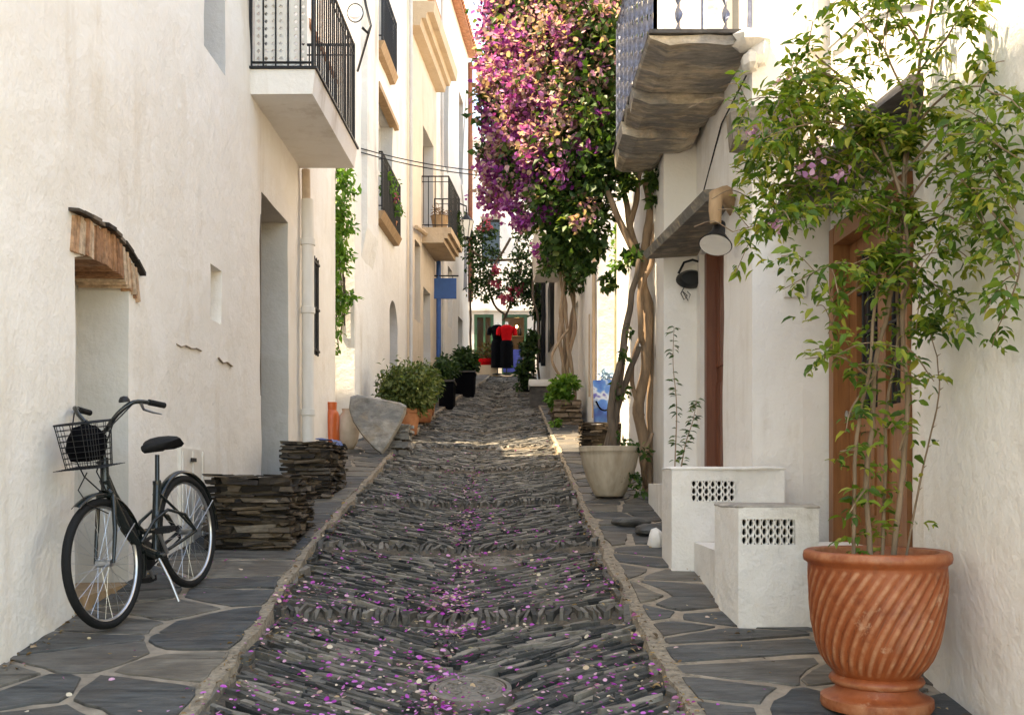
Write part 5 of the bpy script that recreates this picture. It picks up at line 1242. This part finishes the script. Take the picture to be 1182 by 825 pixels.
for i,(L,r0,r1) in enumerate(stems):
    P=near_path(L); n=len(P); P=[p+Vector((.030*nz(p+Vector((i*3,0,0)),2.6)+.008*nz(p,11),.03*nz(p+Vector((3,i*2,3)),2.6),0))*min(1,k/12) for k,p in enumerate(P)]
    mb.tube(P,[.78*(r0+(r1-r0)*k/n)*(1+.2*nz(P[k],14)) for k in range(n)],7)
    if i==4:
        for k in range(6,n,2): mb.tube([P[k],P[k]+Vector((.018*(-1)**k,0,.012))],[.003,.0006],4)
    sprinkle(P,.70 if i<4 else .93,.04,1,i+50)
sprinkle(pathpx(stems[0][0])[:34],.06,.055,1,77); sprinkle(pathpx(stems[0][0])[:30],.06,.07,1,87); sprinkle(pathpx(stems[1][0])[:32],.08,.07,1,80); sprinkle(pathpx(stems[3][0])[:30],.1,.07,1,81); sprinkle(pathpx(stems[2][0])[:16],.05,.07,1,78)
for i,L in enumerate(arch):
    P=near_path(L); n=len(P); P=[p+Vector((.012*nz(p,6),.012*nz(p+Vector((5,1,2)),6),.012*nz(p+Vector((1,7,2)),6))) for p in P]
    mb.tube(P,[.006-.0045*k/n for k in range(n)],5)
    sprinkle(P,.08,.030 if i not in (15,16,17,18,19,24,25) else .06,1,i)
    r=random.Random(i+200)
    for q in range(0 if i in (15,16,17,18,19) else 11 if i in (0,1,2,12,13,20,21) else 5 if i in (9,10) else 2 if i in (5,6,22) else 3):
        k=r.randrange(n//4,n); d=Vector((r.gauss(0,1),r.gauss(0,.7),r.gauss(.15,.6))).normalized(); L3=r.uniform(.12,.3)
        Q=[P[k],P[k]+d*L3*.5+Vector((0,0,.02)),P[k]+d*L3-Vector((0,0,.03))]; mb.tube(curve(Q,5),.0022,4); sprinkle(curve(Q,5),.2,.032,1,i*9+q)
mb.build('stem',BARKP,t,60)
C=np.array([tuple(p) for p in LP]); D=np.array([tuple(p) for p in LD]); r=np.random.default_rng(2); n=len(C)
C[:,0]=np.minimum(C[:,0],1.88)
keep=C[:,0]/C[:,1]>(846-591)/F; C=C[keep]; D=D[keep]; n=len(C)
S=r.uniform(.024,.070,n); V,Fc=leaves(C,D,np.array([0,-.25,1])+r.normal(size=(n,3))*.45,S,S*.52,LEAF,LEAF_T)
V[:,0]=np.minimum(V[:,0],1.925)
np_mesh('foliage',V,Fc,3,LEAFN,None,t)
fl=[px(*q) for q in ((903,88,4.5),(912,150,4.4),(868,150,4.6),(872,165,4.6),(945,178,4.4),(948,165,4.5),(905,168,4.6),(922,195,4.5),(935,200,4.4),(895,262,4.3),(975,200,4.35),(968,205,4.35))]
C=np.array([tuple(f+Vector((U(-.03,.03),U(-.03,.03),U(-.03,.03)))) for f in fl for _ in range(7)]); n=len(C); r=np.random.default_rng(3)
V,Fc=leaves(C,r.normal(size=(n,3)),r.normal(size=(n,3)),np.full(n,.034),np.full(n,.032),LEAF,LEAF_T); np_mesh('blossom',V,Fc,3,leafmat('lilac_flower',[(0,(.42,.16,.42)),(1,(.68,.42,.62))]),None,t)
def rock(c,s,mat,name,label,cat,seed,group=None):
    mb=MB(); mb.lathe([(.001,-1),(.6,-.8),(.95,-.35),(1,0),(.85,.45),(.5,.8),(.001,.95)],(0,0,0),14)
    mb.v=[(c[0]+v[0]*s[0]*(1+.3*nz((v[0],v[1],v[2]+seed),1.6)),c[1]+v[1]*s[1]*(1+.3*nz((v[0]+5,v[1],v[2]+seed),1.6)),c[2]+v[2]*s[2]*(1+.25*nz((v[0],v[1]+9,v[2]+seed),1.6))) for v in mb.v]
    return tag(mb.build(name,mat,None,35),label,cat,group)
rock((1.86,4.02,G(4.0)+.05),(.08,.08,.07),DRY,'loose_stone','dark loose stone between the terracotta pot and the cream wall','stone',2)
rock((1.13,8.0,G(8)+.07),(.16,.13,.06),FLAG,'loose_stone','flat grey stone at the corner of the taller white box','stone',3)
rock((1.02,8.45,G(8.4)+.06),(.18,.14,.05),FLAG,'loose_stone','grey stone beside the pale pot, upper of the two','stone',4)
rock((1.10,7.6,G(7.6)+.07),(.07,.08,.10),WHITE2,'loose_stone','white lump of plaster against the taller white box','stone',5)
# thin shoots rising behind the taller box
for (L,lab,seed) in (([(779,540,7.7),(781,470,7.75),(777,420,7.8),(778,378,7.8)],'tall thin leafy shoot against the white wall behind the box',1),([(786,540,7.75),(792,510,7.75),(800,485,7.7),(804,462,7.7)],'shorter thin leafy shoot beside the tall one behind the box',2)):
    P=pathpx(L); t=thing('leafy_shoot',lab,'plant',P[0],'thin shoots behind the taller box'); mb=MB(); mb.tube(P,[.006-.004*k/len(P) for k in range(len(P))],5); mb.build('stem',BARK,t)
    r=np.random.default_rng(seed); idx=r.integers(1,len(P),64); C=np.array([tuple(P[i]) for i in idx])+r.normal(size=(64,3))*.008
    V,Fc=leaves(C,np.stack([r.choice([-1,1],64)*1.0,r.normal(size=64)*.7,r.normal(size=64)*.3-.1],1),np.array([0,-.4,1])+r.normal(size=(64,3))*.3,r.uniform(.035,.075,64),r.uniform(.022,.04,64),LEAF,LEAF_T); np_mesh('foliage',V,Fc,3,LEAFB,None,t)

# ================================================================== PALE POT AND THE GREAT BOUGAINVILLEA
c2=(.965,9.85,G(9.85)+.035)
t=thing('pale_pot','weathered cream clay pot with a dark stem at the right kerb','flower pot',c2)
pot([(.13,0),(.15,.02),(.215,.15),(.262,.30),(.285,.40),(.292,.44),(.30,.445),(.305,.49),(.28,.495),(.265,.42),(.001,.41)],c2,84,PALEPOT,t,'pot_body',lambda r,z,th:r*(1+(.012*math.cos(21*th) if .03<z<.40 else 0)))
mb=MB()
for L in ([(704,520,9.85),(712,470,9.85),(716,420,9.9),(724,370,9.95),(732,330,10.0),(738,300,10.05)],[(712,520,9.8),(705,480,9.8),(712,430,9.8),(722,400,9.9)],[(700,520,9.9),(710,480,9.9),(722,440,9.95),(738,400,10.)]):
    P=pathpx(L); mb.tube([p+Vector((.02*nz(p,5),.02*nz(p,4),0)) for p in P],[.045-.02*k/len(P) for k in range(len(P))],8)
mb.build('stem',BARKD,t,60)
foliage('foliage',[(tuple(px(x,y,9.75)),(.10,.10,.10),n) for x,y,n in ((722,548,34),(708,545,26),(690,528,24),(735,560,30),(742,520,26),(715,505,20),(715,450,20),(722,410,22),(728,380,16))],.075,LEAFB,t,per=8,seed=61,droop=.5)
t=thing('bougainvillea','large bougainvillea with purple and faded bracts over the lane, nearest trunk','bougainvillea',(1.25,10.3,G(10.3)))
mb=MB()
tr=[([(748,572,10.25),(745,520,10.25),(737,470,10.2),(745,420,10.2),(748,370,10.2),(742,310,10.25),(752,250,10.25),(748,210,10.3)],.058,.05),
 ([(752,572,10.3),(752,500,10.3),(750,430,10.3),(756,380,10.3),(745,330,10.25),(730,270,10.3),(715,200,10.4),(700,120,10.5),(690,20,10.6)],.042,.03),
 ([(745,400,10.2),(738,380,10.1),(742,330,10.1),(752,300,10.1),(760,240,10.2)],.03,.026),([(742,480,10.2),(728,440,10.15),(735,400,10.15),(748,375,10.2)],.024,.02),
 ([(757,565,10.1),(760,480,10.1),(759,400,10.15),(763,340,10.15),(766,280,10.2),(760,220,10.3)],.02,.016),
 ([(735,300,10.2),(715,255,10.2),(695,210,10.3),(660,150,10.6),(625,90,10.9)],.038,.018),([(728,260,10.3),(738,200,10.3),(742,140,10.4),(735,60,10.5)],.032,.016),([(700,220,10.3),(670,225,10.4),(640,235,10.5),(600,225,10.7)],.03,.012),
 ([(748,572,10.35),(742,540,10.0),(752,500,10.1)],.03,.02)]
for L,a,b in tr:
    P=pathpx(L); n=len(P); P=[p+Vector((.03*nz(p,3),.03*nz(p+Vector((4,4,4)),3),0)) for p in P]; mb.tube(P,[(a+(b-a)*k/n)*(1+.18*nz(P[k],7)) for k in range(n)],9)
mb.build('trunk',BARKB,t,60)
def bl(rows,k=1.0):
    out=[]
    for x,y,rad,d,n in rows: 
        rm=rad/F*d; out.append((tuple(px(x,y,d)),(rm,rm*1.15,rm),int(n*k)))
    return out
green=[(580,60,30,11.4,500),(575,120,28,11.5,450),(600,190,32,11.1,550),(570,180,20,11.4,250),(655,20,62,10.9,1800),(700,60,48,10.5,1700),(640,90,58,11.0,1500),(690,130,52,10.5,2100),(735,40,30,10.6,900),(655,180,46,10.7,1700),(690,195,38,10.4,1300),(640,235,34,10.7,1200),(672,250,32,10.5,950),(715,165,28,10.3,750),(728,215,15,10.2,170),(760,205,15,10.0,200),(765,235,12,10.0,120),
 (655,282,24,10.6,430),(688,285,15,10.5,150),(672,305,11,10.5,80),(615,200,34,11.0,700),(610,30,42,11.3,700),(595,120,40,11.3,600),(600,-30,55,11.3,1200),(680,-30,60,10.8,1800),(742,120,18,10.5,220),(725,300,12,10.2,110),(700,325,8,10.5,60),(640,275,18,10.8,300)]
foliage('foliage',bl(green,.85),.095,LEAFB,t,per=22,seed=71,droop=.35,wid=.62)
dark=[(670,30,34,10.5,400),(690,80,28,10.35,260),(668,110,34,10.45,420),(630,190,34,10.7,420),(650,150,30,10.4,320),(640,60,50,10.7,800),(620,130,44,11,900),(655,120,40,10.6,620),(600,60,42,11.1,800),(590,175,32,11.1,600),(640,25,46,10.8,600),(610,95,30,10.7,500),(630,160,26,10.6,350),(660,60,30,10.4,300),(650,10,30,10.4,300),(575,95,24,11.2,350),(600,10,34,11.2,500),(690,15,30,10.4,260),(680,240,12,10.2,60),(662,255,12,10.2,60),(620,230,18,10.7,150),(600,215,22,11,250),(670,175,18,10.4,120),(575,215,20,11.3,220)]
foliage('faded_blossom',bl(dark,.85),.055,DRIED,t,per=12,seed=72,wid=.9,spread=.2,tmpl=(RND,RND_T))
purple=[(600,110,30,10.8,360),(625,170,24,10.6,260),(590,60,30,10.9,320),(650,40,20,10.4,150),(675,60,16,10.3,90),(640,120,18,10.5,140),(620,60,20,10.7,200),(655,200,14,10.4,110),(600,255,14,10.9,150),(690,140,12,10.25,50),(577,40,22,11.4,520),(575,90,22,11.4,480),(568,125,20,11.5,420),(572,15,18,11.5,300),(607,85,22,11.0,460),(600,155,26,11.0,700),(585,195,24,11.2,620),(570,225,22,11.4,420),(612,215,14,10.8,260),(628,212,12,10.7,170),(596,50,24,11.1,420),(588,5,26,11.3,480),(613,150,16,10.8,260),(560,190,14,11.5,200),(566,75,14,11.5,170),(640,-5,24,10.7,260),(650,70,10,10.4,60),(682,172,7,10.2,50),(660,165,9,10.3,60),(635,245,12,10.6,110),(612,255,9,10.7,70),(577,160,18,11.3,320),(590,240,14,11,170),(604,185,12,10.7,150),(565,145,12,11.5,130),(622,35,14,10.9,130)]
foliage('purple_blossom',bl(purple,1.15),.055,BRACT,t,per=14,seed=73,wid=.9,spread=.2,tmpl=(RND,RND_T))

# second twisted vine with its own crown farther up
t=thing('vine_tree','twisted pale vine trunks rising from the brown stone planter, farther up the lane','vine',(1.0,18.2,2.9))
mb=MB()
for k in range(5):
    P=[]
    for i in range(22):
        z=2.75+i*.17; a=k*1.256+i*(.22 if k%2 else -.17); rad=.10+.05*math.sin(i*.5+k); P.append((1.0+rad*math.cos(a)+.02*nz((k,i,0),.6),18.2+rad*math.sin(a),z))
    mb.tube(curve(P,3),[.036+.009*math.sin(j*.4+k) for j in range(64)],7)
mb.tube(pathpx([(665,465,17.9),(650,440,17.8),(637,415,17.8),(645,395,17.9),(656,380,18)]),.025,7)
mb.build('trunk',BARK,t,60)
foliage('foliage',bl([(662,285,32,18,700),(645,300,20,18,350),(690,310,22,17.6,400),(668,320,16,18,220),(650,250,34,18,700),(690,340,8,17.5,60)]),.12,LEAFB,t,seed=81)
foliage('blossom',bl([(632,292,15,18.2,150),(650,285,10,18,60)]),.085,BRACT,t,seed=82,wid=.9)
t=thing('planter_fern','bright green plant spilling from the brown stone planter','plant',(.9,17.6,3)); 
mb=MB(); mb.tube([(.88,17.7,2.9),(.88,17.65,3.3)],.02,6); mb.build('stem',BARKD,t)
foliage('foliage',bl([(650,448,15,17.5,320),(640,455,11,17.5,180),(655,440,10,17.6,130)]),.12,LEAFI,t,seed=83)
t=thing('kerb_weed','small green weed at the foot of the brown stone planter','plant',(.72,17.0,G(17)+.02)); mb=MB(); mb.tube([(.72,17.0,G(17)),(.72,17.0,G(17)+.15)],.008,5); mb.build('stem',BARKD,t); foliage('foliage',[((.72,17.0,G(17)+.12),(.12,.1,.12),110)],.07,LEAFI,t,seed=84)
# vine over the far lane: left and right strands meeting overhead
t=thing('lane_vine','loose green vine with pinkish red flowers hanging across the far end of the lane','vine',(.6,27,4.5))
mb=MB()
for L in ([(617,440,27),(616,380,27),(620,330,27),(608,300,27),(590,300,27.5),(565,300,27.5),(545,290,27)],[(623,440,26.5),(622,380,26.5),(615,330,26.5),(630,290,26.5)],[(544,430,28),(543,360,28),(546,300,28),(540,260,27.5)],[(600,310,27),(590,350,27.3),(580,370,27.4)],[(560,320,27.4),(570,350,27.4),(585,365,27.4)],[(590,275,27),(575,300,27.2),(560,330,27.2)]):
    P=pathpx(L); mb.tube([p+Vector((.06*nz(p,2),.05*nz(p,3),0)) for p in P],.035,6)
mb.build('stem',BARKD,t,60)
foliage('foliage',bl([(548,290,14,27.5,300),(556,310,13,27.4,260),(550,330,10,27.5,170),(565,322,11,27.3,170),(590,320,14,27,300),(605,330,15,27,400),(600,300,12,27,220),(615,315,14,26.8,330),(622,360,8,26.8,190),(617,395,8,26.8,200),(614,340,10,27,240),(575,338,7,27.2,80),(560,345,6,27.3,60),(590,345,7,27.2,80),(542,270,10,27.5,160),(560,270,12,27.5,200),(570,290,8,27.3,80),(600,275,12,27,150)],.9),.13,LEAFD,t,seed=91,per=12,spread=.28)
foliage('blossom',bl([(575,312,6,27,60),(572,325,6,27,50),(592,340,8,26.9,90),(600,335,5,26.9,40),(582,345,5,26.9,40),(560,258,8,27.3,60)]),.11,PINKB,t,seed=92,wid=.9)
t=thing('corner_shrub','dark leafy shrub in a pot at the far right corner of the lane','potted plant',(.40,25.5,G(25.5)))
pot([(a*.9,b*.9) for a,b in TP],(.42,25.5,G(25.5)),18,BLACK,t); mb=MB(); mb.tube([(.42,25.5,G(25.5)+.3),(.40,25.5,G(25.5)+1.0)],.02,6); mb.build('stem',BARKD,t)
foliage('foliage',bl([(606,425,11,25.5,420),(610,405,10,25.6,380),(604,440,9,25.4,260),(614,390,8,25.6,200)]),.12,LEAFD,t,seed=93,per=12)
t=thing('planter_block','dark block planter with white top beside the brown stone planter','planter',(.6,21.6,G(21.6)))
z0=G(21.6); mb=MB(); mb.span((.40,21.4,z0-.1),(.86,22.2,z0+.40),jit=.01); mb.build('block',SLATE_D,t); mb=MB(); mb.span((.37,21.35,z0+.402),(.92,22.25,z0+.55),jit=.01); mb.build('top_slab',WHITE2,t)
# blue printed shopping bag
t=thing('shopping_bag','blue and white glossy bag on the low dark slate planter','bag',(1.24,13.4,2.38))
z0=2.372; mb=MB(); mb.hexa([(1.10,13.30,z0),(1.38,13.30,z0),(1.38,13.46,z0),(1.10,13.46,z0),(1.08,13.29,z0+.56),(1.40,13.30,z0+.57),(1.39,13.47,z0+.57),(1.09,13.47,z0+.55)])
m_,nt,bs=nmat('bag_print'); v=coords(nt); f=noi(nt,v,5,2); col=ramp(nt,f,[(.35,(.012,.05,.25)),(.52,(.03,.12,.36)),(.60,(.30,.36,.45)),(.66,(.05,.05,.24))]); nt.links.new(col,bs.inputs['Base Color']); bs.inputs['Roughness'].default_value=.3
mb.build('bag_body',m_,t); mb=MB(); mb.tube(curve([(1.12,13.285,z0+.28),(1.18,13.28,z0+.18),(1.26,13.28,z0+.16),(1.36,13.29,z0+.24)],6),.012,6); mb.build('handle',CLOTHK,t,60)
foliage('wrapping',[((1.24,13.38,z0+.60),(.12,.07,.06),60)],.08,plain('pale_blue_paper',(.35,.50,.62),.6,0,.2,8,0),t,seed=95)
t=thing('green_post','slim post with green vine leaves beside the bright alley','post',(1.47,13.95,2.1))
mb=MB(); mb.tube([(1.47,13.98,2.0),(1.47,13.98,4.0)],.035,8); mb.tube([(1.47,13.98,4.0),(1.47,13.98,5.4)],.03,8); mb.build('pole',plain('weathered_post',(.30,.27,.16),.8,0,.4,10,.3),t,60)
foliage('foliage',[((1.46,13.95,4.7),(.06,.05,.65),260)],.07,LEAFI,t,seed=96)
# mannequins
def mannequin(label,x,y,top,skirt,seed):
    z=G(y)+.03; t=thing('mannequin',label,'mannequin',(x,y,z),'dressed mannequins outside the shop')
    mb=MB(); mb.lathe([(.16,0),(.16,.02),(.02,.04),(.018,.5)],(x,y,z),16); mb.build('stand',BLACK,t,40)
    mb=MB(); mb.lathe([(.20,.22),(.205,.4),(.20,.7),(.205,.95),(.18,1.06),(.15,1.08)],(x,y,z),36,fn=lambda r,zz,th:r*(1+.07*math.sin(9*th+seed)*max(0,(1.05-zz))),sy=.75); mb.build('skirt',skirt,t,60)
    mb=MB(); mb.lathe([(.165,1.0),(.145,1.10),(.165,1.22),(.205,1.36),(.225,1.44),(.19,1.52),(.10,1.57),(.06,1.58)],(x,y,z),28,sy=.62); 
    for s in (1,-1): mb.tube([(x+s*.19,y,z+1.49),(x+s*.25,y,z+1.42),(x+s*.27,y-.01,z+1.25)],[.07,.075,.07],10)
    mb.build('bodice',top,t,60)
    mb=MB(); mb.lathe([(.055,1.56),(.05,1.64),(.04,1.66),(.001,1.67)],(x,y,z),16); mb.build('neck_cap',PIPEW,t,60)
mannequin('headless mannequin in a long black dress outside the shop',-.46,31.6,CLOTHK,CLOTHK,0)
mannequin('headless mannequin in a red top and black skirt outside the shop',-.17,31.45,CLOTHR,CLOTHK,2)

# ================================================================== LIGHT, SKY, CAMERA
S=Vector((-.945,-.33,2.12)).normalized()           # direction towards the sun
el=math.asin(S.z); az=math.atan2(S.x,S.y)
w=bpy.data.worlds.new('World'); SC.world=w; w.use_nodes=True; nt=w.node_tree; bg=nt.nodes['Background']
sk=nt.nodes.new('ShaderNodeTexSky'); sk.sky_type='NISHITA'; sk.sun_disc=False; sk.sun_elevation=el; sk.sun_rotation=az; sk.dust_density=.5; sk.ozone_density=2.0
nt.links.new(sk.outputs[0],bg.inputs[0]); bg.inputs[1].default_value=.15
sun=bpy.data.lights.new('sun','SUN'); sun.energy=3.2; sun.angle=R(.53); sun.color=(1,.94,.85)
so=bpy.data.objects.new('sun',sun); COL.objects.link(so); so.rotation_euler=S.to_track_quat('Z','Y').to_euler(); so.location=(-10,-5,25)
cam=bpy.data.cameras.new('camera'); co=bpy.data.objects.new('camera',cam); COL.objects.link(co); SC.camera=co
co.location=(0,0,EYE); co.rotation_euler=(R(90),0,0); cam.sensor_width=36; cam.lens=F/1182*36; cam.shift_y=137.5/1182; cam.clip_end=500; cam.clip_start=.05
vs=SC.view_settings; vs.view_transform='Standard'; vs.look='None'; vs.gamma=1; vs.exposure=2.6
vs.use_white_balance=True; vs.white_balance_temperature=9200
SC.cycles.max_bounces=7; SC.cycles.diffuse_bounces=5; SC.cycles.transmission_bounces=3; SC.cycles.transparent_max_bounces=4; SC.cycles.sample_clamp_indirect=6
